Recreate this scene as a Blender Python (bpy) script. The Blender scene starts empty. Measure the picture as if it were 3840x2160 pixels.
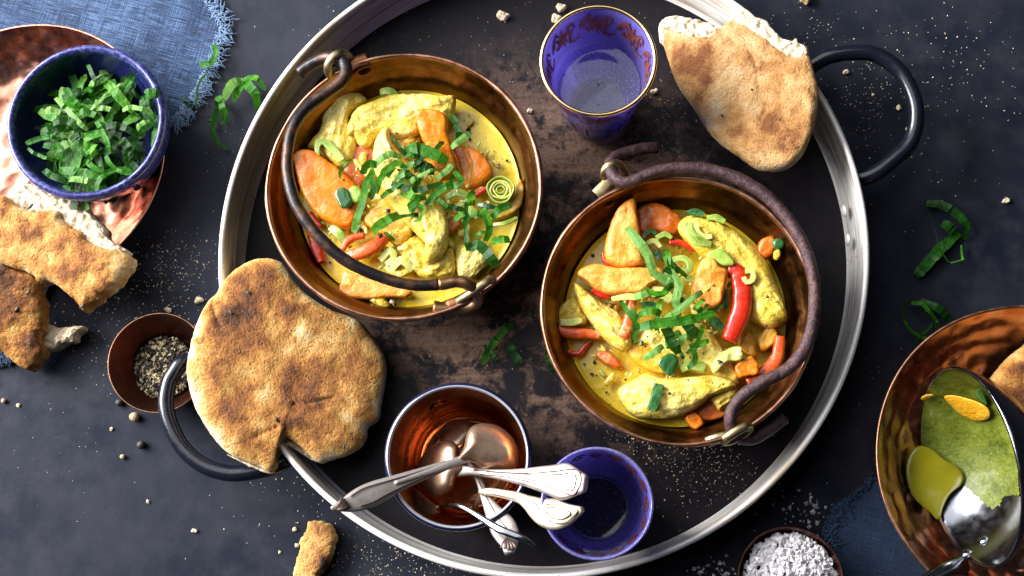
import bpy, math, random
import numpy as np
from mathutils import Vector, noise as mn
random.seed(7)
sc = bpy.context.scene
# ------------------------------------------------------------------ camera
F = 5334.0                                   # focal length in photo pixels (3840 wide) = 50 mm on 36 mm
_n = np.array([2243.5-1920, -(2072.0-1080), -F]); _n /= np.linalg.norm(_n)   # straight down, seen by the camera
_Z = -_n; _X = np.array([1.0, 0, 0]) - _Z[0]*_Z; _X /= np.linalg.norm(_X); _Y = np.cross(_Z, _X)
RC = np.array([_X, _Y, _Z])
_c0 = RC @ np.array([0, 0, -1.0])
CAM = -_c0*(0.86*abs(_n[2])/-_c0[2])
cd = bpy.data.cameras.new("camera"); cam = bpy.data.objects.new("camera", cd); sc.collection.objects.link(cam)
cd.sensor_width = 36.0; cd.lens = 36.0*F/3840; cd.clip_start = 0.01; cd.clip_end = 50
from mathutils import Matrix
cam.matrix_world = Matrix.Translation(Vector(CAM)) @ Matrix(RC.tolist()).to_4x4()
sc.camera = cam
# ------------------------------------------------------------------ light
w = bpy.data.worlds.new("World"); sc.world = w; w.use_nodes = True
bg = w.node_tree.nodes["Background"]; bg.inputs[0].default_value = (0.42, 0.45, 0.58, 1); bg.inputs[1].default_value = 0.045
def area(name, loc, target, sx, sy, power, col):
    l = bpy.data.lights.new(name, 'AREA'); l.shape = 'RECTANGLE'; l.size = sx; l.size_y = sy; l.energy = power; l.color = col
    o = bpy.data.objects.new(name, l); sc.collection.objects.link(o); o.location = loc
    o.rotation_euler = (Vector(target)-Vector(loc)).to_track_quat('-Z', 'Y').to_euler()
    return o
area("window_light", (-1.50, 0.55, 0.95), (0.0, 0.0, 0.03), 1.5, 1.15, 168, (1.0, 0.98, 0.95))
area("ceiling_softbox", (-0.85, 0.85, 1.75), (0, 0, 0), 2.1, 2.0, 32, (0.96, 0.97, 1.0))
sc.view_settings.view_transform = 'Standard'; sc.view_settings.look = 'None'
sc.view_settings.exposure = 0.0; sc.view_settings.gamma = 1.0
sc.render.engine = 'CYCLES'
sc.cycles.use_denoising = True
sc.cycles.max_bounces = 8; sc.cycles.transparent_max_bounces = 16
sc.cycles.caustics_reflective = False; sc.cycles.caustics_refractive = False
# ------------------------------------------------------------------ helpers
def P(x, y, z):
    "the point at height z that the photo shows at pixel x, y (3840 x 2160)"
    d = RC @ np.array([x-1920, -(y-1080), -F]); t = (z-CAM[2])/d[2]; return CAM+d*t
def px(wd, z=0.03): return wd/F*(0.855-z)
FR = {'1': (0, 0, 2.07), '2': (980, 150, 1.3418), '3': (1980, 480, 1.2075), '4': (1900, 0, 1.61), '5': (0, 620, 1.509),
      '6': (600, 900, 1.541), 'm4': (0, 1436, 2.0), 'm5': (1200, 1436, 2.0), 'm6': (2100, 1436, 2.0), '8': (2640, 1100, 1.3667),
      'm3': (2552, 724, 2.0), 'D': (0, 0, 1/1.4907), 'S': (0, 0, 1.0), 'a': (780, 0, 4.0), 'b': (700, 300, 4.0)}
def U(fr, pts):
    x0, y0, s = FR[fr]; return [(x0+p[0]/s, y0+p[1]/s)+tuple(p[2:]) for p in pts]
def nz(p, f, s=0.0): return mn.noise(Vector((p[0]*f+s, p[1]*f+s*1.7, p[2]*f-s)))
def nz2(p, f, s=0.0): return nz(p, f, s)*.6+nz(p, f*2.1, s+3)*.3+nz(p, f*4.3, s+7)*.15
def spline(pts, n, closed=False):
    pts = [np.array(p, float) for p in pts]; m = len(pts); out = []
    if closed: idx = range(m)
    else: idx = range(m-1)
    for i in idx:
        if closed: a, b, c, d = pts[(i-1) % m], pts[i], pts[(i+1) % m], pts[(i+2) % m]
        else: a, b, c, d = pts[max(i-1, 0)], pts[i], pts[i+1], pts[min(i+2, m-1)]
        for k in range(8):
            t = k/8; out.append(.5*((2*b)+(-a+c)*t+(2*a-5*b+4*c-d)*t*t+(-a+3*b-3*c+d)*t**3))
    if closed: out.append(out[0])
    else: out.append(pts[-1])
    out = np.array(out); L = np.r_[0, np.cumsum(np.linalg.norm(np.diff(out, axis=0), axis=1))]
    q = np.linspace(0, L[-1], n+1)[:-1] if closed else np.linspace(0, L[-1], n)
    return np.stack([np.interp(q, L, out[:, j]) for j in range(out.shape[1])], 1)
LOC = {}
COL = sc.collection
def tag(o, label=None, cat=None, group=None, kind=None):
    if label: o['label'] = label
    if cat: o['category'] = cat
    if group: o['group'] = group
    if kind: o['kind'] = kind
    return o
def thing(name, loc, label, cat, group=None):
    o = bpy.data.objects.new(name, None); COL.objects.link(o); o.location = [float(c) for c in loc]
    o.empty_display_size = 0.01; LOC[o.name] = np.array(loc, float); return tag(o, label, cat, group)
def mk(name, V, Fc, mat, parent=None, smooth=True, attr=None, uv=None):
    V = np.asarray(V, float)
    if parent is None: org = np.array([V[:, 0].mean(), V[:, 1].mean(), V[:, 2].min()])
    else: org = LOC[parent.name]
    me = bpy.data.meshes.new(name); me.from_pydata((V-org).tolist(), [], Fc)
    me.polygons.foreach_set('use_smooth', [smooth]*len(me.polygons))
    if attr:
        for k, vals in attr.items():
            a = me.attributes.new(k, 'FLOAT', 'POINT'); a.data.foreach_set('value', np.asarray(vals, 'f'))
    if uv is not None:
        lay = me.uv_layers.new(name='uv'); li = np.empty(len(me.loops), 'i'); me.loops.foreach_get('vertex_index', li)
        lay.data.foreach_set('uv', np.asarray(uv, 'f')[li].ravel())
    me.materials.append(mat); me.update()
    o = bpy.data.objects.new(name, me); COL.objects.link(o); LOC[o.name] = org
    if parent is None: o.location = org
    else: o.parent = parent
    return o
def grid_faces(nr, nc, wrap=True, off=0):
    f = []
    for i in range(nr-1):
        for j in range(nc if wrap else nc-1):
            a = off+i*nc+j; b = off+i*nc+(j+1) % nc; f.append((a, b, b+nc, a+nc))
    return f
def lathe(name, prof, c, mat, parent=None, segs=96, wob=0.0, seed=0, hammer=None, lump=0.0, flip=False):
    "closed revolve of a profile (r, z); c = centre on the ground"
    V = []; uv = []; L = 0; pr = np.array(prof, float)
    nrm = np.gradient(pr, axis=0); nrm = np.stack([nrm[:, 1], -nrm[:, 0]], 1); nrm /= np.linalg.norm(nrm, axis=1)[:, None]+1e-9
    for i, (r, z) in enumerate(pr):
        if i: L += math.hypot(*(pr[i]-pr[i-1]))
        for j in range(segs):
            a = 2*math.pi*j/segs
            rr = r*(1+wob*(math.sin(2*a+seed)+.5*math.sin(3*a+2*seed)+.35*math.sin(5*a+seed*3)))
            p = np.array([c[0]+rr*math.cos(a), c[1]+rr*math.sin(a), c[2]+z])
            d = 0.0
            if hammer and r > 0.004:
                v = mn.voronoi(Vector(p*hammer[1]))[0]; d += hammer[0]*max(0, 1-(v[0]/.52)**2)
            if lump: d += lump*nz2(p, 45, seed)
            if d: p = p+d*np.array([nrm[i, 0]*math.cos(a), nrm[i, 0]*math.sin(a), nrm[i, 1]])
            V.append(p); uv.append((a*max(r, .02), L))
    Fc = grid_faces(len(pr), segs)
    if flip: Fc = [f[::-1] for f in Fc]
    return mk(name, V, Fc, mat, parent, uv=uv)
def fine(prof, step=.0025):
    o = [prof[0]]
    for a, b in zip(prof[:-1], prof[1:]):
        n = max(1, int(math.hypot(b[0]-a[0], b[1]-a[1])/step))
        o += [(a[0]+(b[0]-a[0])*k/n, a[1]+(b[1]-a[1])*k/n) for k in range(1, n+1)]
    return o
def strip_geo(path, ws, hs, nseg=10, e=.75, twist=0.0, taper=None, rough=0.0, rf=400, seed=0):
    path = np.asarray(path, float); n = len(path); V = []; uv = []
    T = np.gradient(path, axis=0); T /= np.linalg.norm(T, axis=1)[:, None]+1e-12
    side = None
    tw = np.linspace(0, twist, n) if np.isscalar(twist) else np.interp(np.linspace(0, 1, n), np.linspace(0, 1, len(twist)), twist)
    ws = np.interp(np.linspace(0, 1, n), np.linspace(0, 1, np.size(ws)), np.atleast_1d(ws)); hs = np.interp(np.linspace(0, 1, n), np.linspace(0, 1, np.size(hs)), np.atleast_1d(hs))
    for i in range(n):
        t = T[i]; s = np.cross(t, [0, 0, 1.0])
        if side is not None and (np.linalg.norm(s) < .35 or np.dot(s, side) < 0): s = side-np.dot(side, t)*t
        s = s/(np.linalg.norm(s)+1e-9); side = s; u = np.cross(s, t)
        ca, sa = math.cos(tw[i]), math.sin(tw[i]); s2 = s*ca+u*sa; u2 = -s*sa+u*ca
        for k in range(nseg):
            a = 2*math.pi*k/nseg; cx, sx = math.cos(a), math.sin(a)
            p = path[i]+s2*ws[i]/2*math.copysign(abs(cx)**e, cx)+u2*hs[i]/2*math.copysign(abs(sx)**e, sx)
            if rough: p = p+(p-path[i])/(np.linalg.norm(p-path[i])+1e-9)*rough*nz2(p, rf, seed)
            V.append(p); uv.append((i/n, k/nseg))
    Fc = grid_faces(n, nseg)
    Fc.append(tuple(range(nseg))[::-1]); Fc.append(tuple(range((n-1)*nseg, n*nseg)))
    return V, Fc, uv
def strip(name, path, ws, hs, mat, parent=None, **k):
    sm_ = k.pop('smooth', True); V, Fc, uv = strip_geo(path, ws, hs, **k); return mk(name, V, Fc, mat, parent, uv=uv, smooth=sm_)
def tube(name, path, r, mat, parent=None, **k):
    k.setdefault('e', 1.0); k.setdefault('nseg', 14); return strip(name, path, np.atleast_1d(r)*2, np.atleast_1d(r)*2, mat, parent, **k)
def leaf_geo(path, ws, twist, curl=.25, m=3):
    "a thin cut leaf ribbon, creased here and there"
    path = np.asarray(path, float); n_ = len(path); ts = np.cumsum([0]+[random.choice((.35, .7, 1.2, 1.9)) for _ in range(n_-1)]); ts = ts/ts[-1]*(n_-1); path = np.stack([np.interp(ts, np.arange(n_), path[:, j]) for j in range(3)], 1); L_ = np.linalg.norm(np.diff(path, axis=0), axis=1).sum(); path[1:-1] += np.array([[random.gauss(0, .18), random.gauss(0, .18), random.gauss(0, .5)] for _ in range(n_-2)])*min(.0012, L_*.035); n = len(path); T = np.gradient(path, axis=0); T /= np.linalg.norm(T, axis=1)[:, None]+1e-12
    V = []; side = None
    ws = np.interp(np.linspace(0, 1, n), np.linspace(0, 1, np.size(ws)), np.atleast_1d(ws))
    tw = np.interp(np.linspace(0, 1, n), np.linspace(0, 1, len(twist)), twist)
    for i in range(n):
        t = T[i]; s = np.cross(t, [0, 0, 1.0])
        if side is not None and (np.linalg.norm(s) < .3 or np.dot(s, side) < 0): s = side-np.dot(side, t)*t
        s /= np.linalg.norm(s)+1e-9; side = s; u = np.cross(s, t)
        ca, sa = math.cos(tw[i]), math.sin(tw[i]); s2 = s*ca+u*sa; u2 = -s*sa+u*ca
        for k in range(m):
            q = k/(m-1)*2-1; jit = .14*nz((path[i][0], path[i][1], q), 420)
            V.append(path[i]+s2*ws[i]/2*(q+jit*abs(q))+u2*ws[i]*curl*(q*q-.4))
    return V, grid_faces(n, m, wrap=False)
def pillow(name, pts3, h, mat, parent=None, N=56, K=9, e=.8, low=.5, amp=.0006, nf=140, jag=0.0, jf=300, seed=0, core=.85, brown=None, dip=None, smooth=True, fib=0.0):
    "a solid lump whose outline is pts3 (3-D, closed); h above the outline, low*h below"
    b = spline(pts3, N, True); seed = seed or random.random()*50
    A = np.c_[b[:, 0], b[:, 1], np.ones(N)]; pl = np.linalg.lstsq(A, b[:, 2], rcond=None)[0]
    c = b[:, :2].mean(0); q = b[:, :2]-c; wv, vv = np.linalg.eigh(q.T @ q); ax = vv[:, 1]
    pa = q @ ax; pb = q @ vv[:, 0]; half = (pb.max()-pb.min())/2; lo, hi = pa.min()+half*core, pa.max()-half*core
    if lo > hi: lo = hi = (lo+hi)/2
    off = (pb.max()+pb.min())/2
    tg = c+np.outer(np.clip(pa, lo, hi), ax)+vv[:, 0]*off*.5
    if jag:
        for i in range(N):
            d = q[i]/(np.linalg.norm(q[i])+1e-9); b[i, :2] += d*jag*nz2((b[i, 0], b[i, 1], 0), jf, seed)
    m_ = max(2, N//14); ker = np.hanning(2*m_+3); ker /= ker.sum(); bs = np.stack([np.convolve(np.r_[b[-m_-1:, j], b[:, j], b[:m_+1, j]], ker, 'valid') for j in range(2)], 1)
    V = []; ring = []
    lev = [(-1, .72), (-.8, .93), (-.4, .99)]
    for zl, rr in lev:
        for i in range(N):
            xy = tg[i]+(b[i, :2]-tg[i])*rr; V.append((xy[0], xy[1], b[i, 2]+zl*low*h)); ring.append(0)
    for k in range(K+1):
        rr = 1-(k/K)**1.5; zz = max(0, 1-rr**(2/e))**(e/2)
        for i in range(N):
            mx = min(1, (1-rr)/.6); xy = tg[i]+(b[i, :2]*(1-mx)+bs[i]*mx-tg[i])*rr; zb = pl[0]*xy[0]+pl[1]*xy[1]+pl[2]
            zz0 = b[i, 2]*(1-zz)+zb*zz
            p = np.array([xy[0], xy[1], zz0+h*zz])
            p[2] += amp*nz2(p, nf, seed)*(.3+.7*zz)
            if fib:
                u_, v_ = (xy-c) @ ax, (xy-c) @ vv[:, 0]; p[2] += fib*(zz**.5)*(mn.noise(Vector((u_*55+seed, v_*330, seed)))+.6*mn.noise(Vector((u_*160, v_*700+seed, 3))))
            if dip: p[2] += dip(p)
            V.append(p); ring.append(k/K)
    Fc = grid_faces(len(lev)+K+1, N); Fc.append(tuple(range(N))[::-1])
    at = None
    if brown: at = {'brown': [brown(V[i], ring[i]) for i in range(len(V))]}
    return mk(name, V, Fc, mat, parent, attr=at, smooth=smooth)
def zlin(a, b):
    "height that changes linearly from photo point a=(x,y,z) to b"
    d = np.array([b[0]-a[0], b[1]-a[1]]); L = d @ d
    return lambda x, y: a[2]+(b[2]-a[2])*(((x-a[0])*d[0]+(y-a[1])*d[1])/L)
def W(fr, pts, z):
    out = []
    for p in U(fr, pts):
        zz = p[2] if len(p) > 2 else (z(p[0], p[1]) if callable(z) else z)
        out.append(P(p[0], p[1], zz))
    return out
# ------------------------------------------------------------------ materials
class NT:
    def __init__(s, name):
        s.m = bpy.data.materials.new(name); s.m.use_nodes = True; s.t = s.m.node_tree; s.b = s.t.nodes['Principled BSDF']; s.out = s.t.nodes['Material Output']
        s._co = None
    def n(s, ty, ins=None, **pr):
        nd = s.t.nodes.new(ty)
        for k, v in pr.items(): setattr(nd, k, v)
        for k, v in (ins or {}).items(): s.set(nd.inputs[k], v)
        return nd
    def set(s, sock, v):
        if hasattr(v, 'is_output') or isinstance(v, bpy.types.NodeSocket): s.t.links.new(v, sock)
        elif isinstance(v, (tuple, list)) and sock.type == 'RGBA' and len(v) == 3: sock.default_value = (*v, 1)
        else: sock.default_value = v
    def co(s, scale=(1, 1, 1), uv=False):
        if uv: o = s.n('ShaderNodeTexCoord').outputs['UV']
        else:
            tc = s.n('ShaderNodeTexCoord'); oi = s.n('ShaderNodeObjectInfo'); mu = s.n('ShaderNodeMath', {0: oi.outputs['Random'], 1: 7.0}, operation='MULTIPLY')
            o = s.n('ShaderNodeVectorMath', {0: tc.outputs['Object'], 1: mu.outputs[0]}, operation='ADD').outputs[0]
        if scale != (1, 1, 1): o = s.n('ShaderNodeVectorMath', {0: o, 1: scale}, operation='MULTIPLY').outputs[0]
        return o
    def noise(s, sc, det=3, ro=.55, co=None, dist=0): return s.n('ShaderNodeTexNoise', {'Vector': co or s.co(), 'Scale': sc, 'Detail': det, 'Roughness': ro, 'Distortion': dist}).outputs['Fac']
    def vor(s, sc, co=None, feature='F1', rnd=1.0): return s.n('ShaderNodeTexVoronoi', {'Vector': co or s.co(), 'Scale': sc, 'Randomness': rnd}, feature=feature).outputs['Distance']
    def ramp(s, fac, stops):
        r = s.n('ShaderNodeValToRGB', {'Fac': fac}); el = r.color_ramp.elements
        while len(el) < len(stops): el.new(.5)
        for e_, (p, c) in zip(el, stops): e_.position = p; e_.color = (*c, 1) if len(c) == 3 else c
        return r.outputs['Color']
    def step(s, fac, a, b): return s.n('ShaderNodeMapRange', {'Value': fac, 'From Min': a, 'From Max': b}, interpolation_type='SMOOTHSTEP').outputs[0]
    def mix(s, f, a, b):
        m = s.n('ShaderNodeMix', data_type='RGBA'); s.set(m.inputs[0], f); s.set(m.inputs[6], a); s.set(m.inputs[7], b); return m.outputs[2]
    def math(s, op, a, b=0.0): return s.n('ShaderNodeMath', {0: a, 1: b}, operation=op).outputs[0]
    def bump(s, items):
        prev = None
        for hgt, st, dist in items:
            bn = s.n('ShaderNodeBump', {'Height': hgt, 'Strength': st, 'Distance': dist})
            if prev: s.t.links.new(prev, bn.inputs['Normal'])
            prev = bn.outputs['Normal']
        s.t.links.new(prev, s.b.inputs['Normal'])
    def p(s, **k):
        names = {'col': 'Base Color', 'rough': 'Roughness', 'metal': 'Metallic', 'spec': 'Specular IOR Level', 'sss': 'Subsurface Weight', 'coat': 'Coat Weight', 'coatr': 'Coat Roughness', 'sheen': 'Sheen Weight', 'tr': 'Transmission Weight', 'ior': 'IOR', 'aniso': 'Anisotropic'}
        for a, v in k.items(): s.set(s.b.inputs[names[a]], v)
        if 'sss' in k: s.b.inputs['Subsurface Radius'].default_value = (.004, .002, .001); s.b.inputs['Subsurface Scale'].default_value = 1.0
        return s
def g(v): return (v, v, v)
MT = {}
# table: dark slate-blue stone, matt with a broad sheen
t = NT('slate'); a = t.noise(9, 5, .6); b = t.noise(60, 4, .6); c = t.noise(700, 2)
t.p(col=t.mix(t.step(b, .35, .75), t.ramp(a, [(.3, (.006, .008, .016)), (.55, (.012, .014, .023)), (.75, (.024, .026, .035))]), (.020, .022, .031)),
    rough=t.ramp(t.math('ADD', t.math('MULTIPLY', a, .6), t.math('MULTIPLY', b, .4)), [(.36, g(.30)), (.64, g(.52))]), spec=.11)
t.b.inputs['Specular Tint'].default_value = (.84, .87, 1, 1)
t.bump([(c, .12, .0004), (b, .15, .001)]); MT['table'] = t.m
# worn tray floor
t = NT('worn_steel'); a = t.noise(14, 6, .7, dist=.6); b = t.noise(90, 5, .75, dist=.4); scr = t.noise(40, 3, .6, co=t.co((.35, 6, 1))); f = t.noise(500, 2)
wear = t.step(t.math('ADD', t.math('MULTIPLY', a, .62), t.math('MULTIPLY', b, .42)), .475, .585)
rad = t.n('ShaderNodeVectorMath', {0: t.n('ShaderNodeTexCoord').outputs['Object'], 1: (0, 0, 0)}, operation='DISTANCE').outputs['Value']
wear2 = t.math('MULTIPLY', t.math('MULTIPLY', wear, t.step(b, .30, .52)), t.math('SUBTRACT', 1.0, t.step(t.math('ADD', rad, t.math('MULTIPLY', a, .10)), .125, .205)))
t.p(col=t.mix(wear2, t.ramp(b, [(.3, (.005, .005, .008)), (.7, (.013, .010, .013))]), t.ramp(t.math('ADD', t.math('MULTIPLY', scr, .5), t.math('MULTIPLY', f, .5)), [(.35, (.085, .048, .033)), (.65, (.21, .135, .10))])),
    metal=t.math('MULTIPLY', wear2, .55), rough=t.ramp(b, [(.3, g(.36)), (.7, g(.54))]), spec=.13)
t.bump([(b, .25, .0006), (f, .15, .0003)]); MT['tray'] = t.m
# tray wall: brushed steel, streaks along the turn
t = NT('brushed_steel'); s1 = t.noise(1, 4, .65, co=t.co((25, 900, 1), uv=True)); s2 = t.noise(1, 3, .6, co=t.co((40, 40, 1), uv=True)); pit = t.vor(420)
t.p(col=t.mix(t.step(pit, .05, .14), (.08, .06, .05), t.mix(t.step(t.noise(1, 4, .6, co=t.co((12, 160, 1), uv=True)), .48, .66), t.ramp(s1, [(.28, (.50, .47, .44)), (.46, (.80, .78, .76)), (.7, (.90, .89, .87))]), (.46, .36, .26))), metal=.15, rough=t.ramp(s2, [(.3, g(.34)), (.7, g(.50))]))
t.bump([(s1, .25, .0004)]); MT['steel'] = t.m
t = NT('tarnished_lip'); s1 = t.noise(1, 4, .65, co=t.co((25, 700, 1), uv=True)); s2 = t.noise(60, 5, .7)
t.p(col=t.mix(t.step(s2, .42, .66), t.ramp(s1, [(.3, (.30, .27, .23)), (.7, (.62, .60, .56))]), (.20, .14, .08)), metal=.8, rough=.38); t.bump([(s1, .3, .0004)]); MT['lip'] = t.m
t = NT('black_enamel'); s = t.noise(300, 3)
t.p(col=(.006, .007, .014), rough=t.ramp(s, [(.3, g(.16)), (.75, g(.30))]), spec=.55); t.bump([(s, .05, .0003)]); MT['black'] = t.m
# copper family
def copper(key, cols, rough, hb=None, pat=.0, tint=None):
    t = NT(key); a = t.noise(35, 5, .65); b = t.noise(170, 4, .65); st = t.noise(1, 3, .6, co=t.co((14, 420, 1), uv=True))
    v = t.math('ADD', t.math('MULTIPLY', a, .6), t.math('MULTIPLY', b, .4))
    col = t.ramp(v, [(.32, cols[0]), (.5, cols[1]), (.68, cols[2])])
    if pat: col = t.mix(t.math('MULTIPLY', t.step(t.noise(22, 6, .7), .5, .66), pat), col, (.05, .025, .015))
    t.p(col=col, metal=1.0, rough=t.ramp(b, [(.3, g(rough[0])), (.7, g(rough[1]))]))
    t.bump([(st, .10, .0004), (b, .10, .0005)]+([(t.vor(hb), .6, .002)] if hb else [])); MT[key] = t.m
copper('pot_copper', [(.055, .020, .006), (.15, .060, .016), (.33, .15, .05)], (.26, .44), pat=.55)
copper('pot_dark', [(.10, .04, .02), (.22, .09, .045), (.36, .16, .09)], (.32, .5), pat=.6)
copper('pot_rim', [(.17, .08, .05), (.34, .17, .11), (.54, .31, .22)], (.32, .52), pat=.45)
copper('rose_copper', [(.42, .165, .11), (.52, .225, .155), (.62, .30, .215)], (.24, .36))
copper('rose_copper_dark', [(.40, .17, .10), (.55, .26, .16), (.68, .36, .25)], (.18, .30), pat=.2)
copper('mug_copper', [(.40, .15, .055), (.54, .23, .095), (.66, .33, .17)], (.12, .24))
copper('dish_copper', [(.07, .020, .016), (.12, .036, .027), (.19, .065, .048)], (.30, .45), pat=.3)
copper('brass_ring', [(.15, .11, .055), (.30, .24, .13), (.50, .42, .28)], (.35, .5), pat=.25)
copper('bronze', [(.10, .055, .03), (.26, .15, .075), (.46, .30, .17)], (.38, .5), pat=.3)
t = NT('enamel_navy'); t.p(col=(.008, .010, .035), rough=.16, spec=.6); MT['navy'] = t.m
t = NT('enamel_rim'); t.p(col=(.35, .36, .42), rough=.2, metal=.4); MT['enamel_rim'] = t.m
t = NT('wrought_iron'); a = t.noise(70, 5, .7); b = t.noise(500, 4, .7)
t.p(col=t.mix(t.step(a, .48, .66), t.ramp(b, [(.3, (.008, .007, .010)), (.7, (.024, .018, .022))]), (.085, .036, .016)), metal=.3, rough=t.ramp(a, [(.3, g(.24)), (.7, g(.45))]))
t.bump([(b, .35, .0006)]); MT['iron'] = t.m
t = NT('rusty_iron'); a = t.noise(60, 5, .7); b = t.noise(420, 4, .75)
t.p(col=t.ramp(t.math('ADD', t.math('MULTIPLY', a, .4), t.math('MULTIPLY', b, .6)), [(.32, (.018, .010, .016)), (.5, (.055, .026, .032)), (.66, (.15, .07, .05))]), metal=.25, rough=.46)
t.bump([(b, .8, .0012)]); MT['rust'] = t.m
t = NT('silver'); a = t.noise(80, 5, .7); b = t.noise(1, 3, .6, co=t.co((300, 300, 300)))
t.p(col=t.ramp(a, [(.28, (.22, .17, .15)), (.5, (.47, .42, .40)), (.72, (.60, .56, .54))]), metal=.8, rough=t.ramp(a, [(.3, g(.48)), (.7, g(.36))])); t.bump([(b, .06, .0003)]); MT['silver'] = t.m
t = NT('gold_silver'); a = t.noise(80, 5, .7)
t.p(col=t.ramp(a, [(.28, (.26, .22, .13)), (.5, (.48, .43, .31)), (.72, (.57, .53, .41))]), metal=.75, rough=.42); MT['gold_silver'] = t.m
t = NT('spoon_bowl_silver'); a = t.noise(60, 6, .7)  # silver; coppery base tone paints in the reflection of the mug's copper lining
t.p(col=t.ramp(a, [(.30, (.26, .15, .09)), (.5, (.56, .39, .28)), (.70, (.72, .56, .44))]), metal=.9, rough=t.ramp(a, [(.3, g(.46)), (.7, g(.34))])); MT['spoon'] = t.m
t = NT('ladle_steel'); a = t.noise(200, 3); t.p(col=(.24, .25, .28), metal=1.0, rough=t.ramp(a, [(.3, g(.12)), (.7, g(.24))])); MT['ladle'] = t.m
t = NT('dark_groove'); t.p(col=(.10, .07, .06), metal=.6, rough=.5); MT['groove'] = t.m
# ceramic
t = NT('blue_glaze'); a = t.noise(900, 2); b = t.noise(40, 4)
t.p(col=t.mix(t.step(a, .55, .72), t.ramp(b, [(.3, (.010, .013, .075)), (.7, (.018, .025, .14))]), (.06, .07, .24)), rough=.22, spec=.55); t.bump([(a, .06, .0003)]); MT['glaze'] = t.m
t = NT('blue_glaze_rim'); a = t.noise(420, 3, .7); b = t.noise(60, 4)
t.p(col=t.mix(t.step(a, .44, .62), (.018, .021, .11), t.ramp(b, [(.3, (.04, .045, .20)), (.7, (.11, .12, .34))])), rough=.25); t.bump([(a, .1, .0004)]); MT['glaze_rim'] = t.m
# glass: thin tinted wall that lets light through, frosted speckle
def glassy(key, tint, body, frost, speck=True, op=.25):
    t = NT(key); fr = t.n('ShaderNodeLayerWeight', {'Blend': .35}).outputs['Facing']
    tr = t.n('ShaderNodeBsdfTransparent', {'Color': (*tint, 1)}).outputs[0]
    tl = t.n('ShaderNodeBsdfTranslucent', {'Color': (*body, 1)}).outputs[0]; df = t.n('ShaderNodeBsdfDiffuse', {'Color': (*body, 1)}).outputs[0]
    mx = t.n('ShaderNodeMixShader', {0: .5, 1: tl, 2: df}).outputs[0]
    f = t.step(t.noise(700, 3, .7), .42, .68) if speck else .0
    amt = t.math('ADD', t.math('MULTIPLY', f, frost), op) if speck else op
    amt = t.math('ADD', amt, t.math('MULTIPLY', fr, .25))
    a1 = t.n('ShaderNodeMixShader', {0: amt, 1: tr, 2: mx}).outputs[0]
    gl = t.n('ShaderNodeBsdfGlossy', {'Color': (1, 1, 1, 1), 'Roughness': .06}).outputs[0]
    fres = t.n('ShaderNodeFresnel', {'IOR': 1.5}).outputs[0]
    a2 = t.n('ShaderNodeMixShader', {0: t.math('MULTIPLY', fres, .9), 1: a1, 2: gl}).outputs[0]
    t.t.links.new(a2, t.out.inputs['Surface']); MT[key] = t.m
glassy('blue_glass', (.80, .77, 1.0), (.33, .27, 1.0), .25, op=.48)
glassy('glass_floor', (.70, .70, .92), (.30, .28, .62), .40, op=.08)
glassy('clear_panel', (.70, .70, .95), (.45, .45, .85), .3, op=.35)
glassy('water', (.86, .86, .97), (.52, .46, 1.0), .40, op=.05)
t = NT('gilding'); t.p(col=(.86, .62, .30), metal=1.0, rough=.22); MT['gilt'] = t.m
t = NT('red_gilding'); a = t.noise(300, 3); t.p(col=t.ramp(a, [(.3, (.16, .025, .03)), (.7, (.42, .13, .07))]), metal=.5, rough=.35); MT['redgilt'] = t.m
t = NT('dark_print'); t.p(col=(.01, .01, .03), rough=.4); MT['print'] = t.m
# bread
def bread(key, stops, bs=1.0):
    t = NT(key); at = t.n('ShaderNodeAttribute', attribute_name='brown').outputs['Fac']; a = t.noise(160, 5, .7); b = t.noise(650, 4, .7); sp = t.vor(170); hole = t.step(sp, .06, .12)
    v = t.math('ADD', at, t.math('MULTIPLY', t.math('SUBTRACT', a, .5), .75)); v = t.math('ADD', v, t.math('MULTIPLY', t.math('SUBTRACT', b, .5), .45))
    msk = t.step(t.noise(60, 2), .56, .62); hole = t.math('MAXIMUM', hole, t.math('SUBTRACT', 1.0, msk))
    t.p(col=t.mix(hole, (.10, .045, .02), t.ramp(v, stops)), rough=.62, spec=.35, sss=.06)
    t.bump([(a, .9*bs, .0034), (b, .9*bs, .0018)]); MT[key] = t.m
bread('bread', [(.02, (.80, .63, .40)), (.26, (.64, .385, .125)), (.46, (.49, .225, .045)), (.68, (.28, .095, .017)), (.95, (.10, .034, .010))])
bread('pale_bread', [(.05, (.76, .58, .36)), (.33, (.66, .41, .18)), (.58, (.50, .25, .08)), (.85, (.25, .09, .025))])
bread('charred_bread', [(.05, (.80, .62, .36)), (.30, (.66, .40, .13)), (.55, (.46, .21, .05)), (.80, (.20, .07, .02)), (1.0, (.015, .01, .008))])
t = NT('bread_crumb'); a = t.noise(260, 5, .7); v = t.vor(330)
t.p(col=t.ramp(a, [(.3, (.50, .38, .24)), (.5, (.70, .58, .42)), (.7, (.82, .72, .57))]), rough=.8, spec=.2, sss=.1); t.bump([(a, .8, .003), (v, .5, .0015)]); MT['crumb'] = t.m
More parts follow.
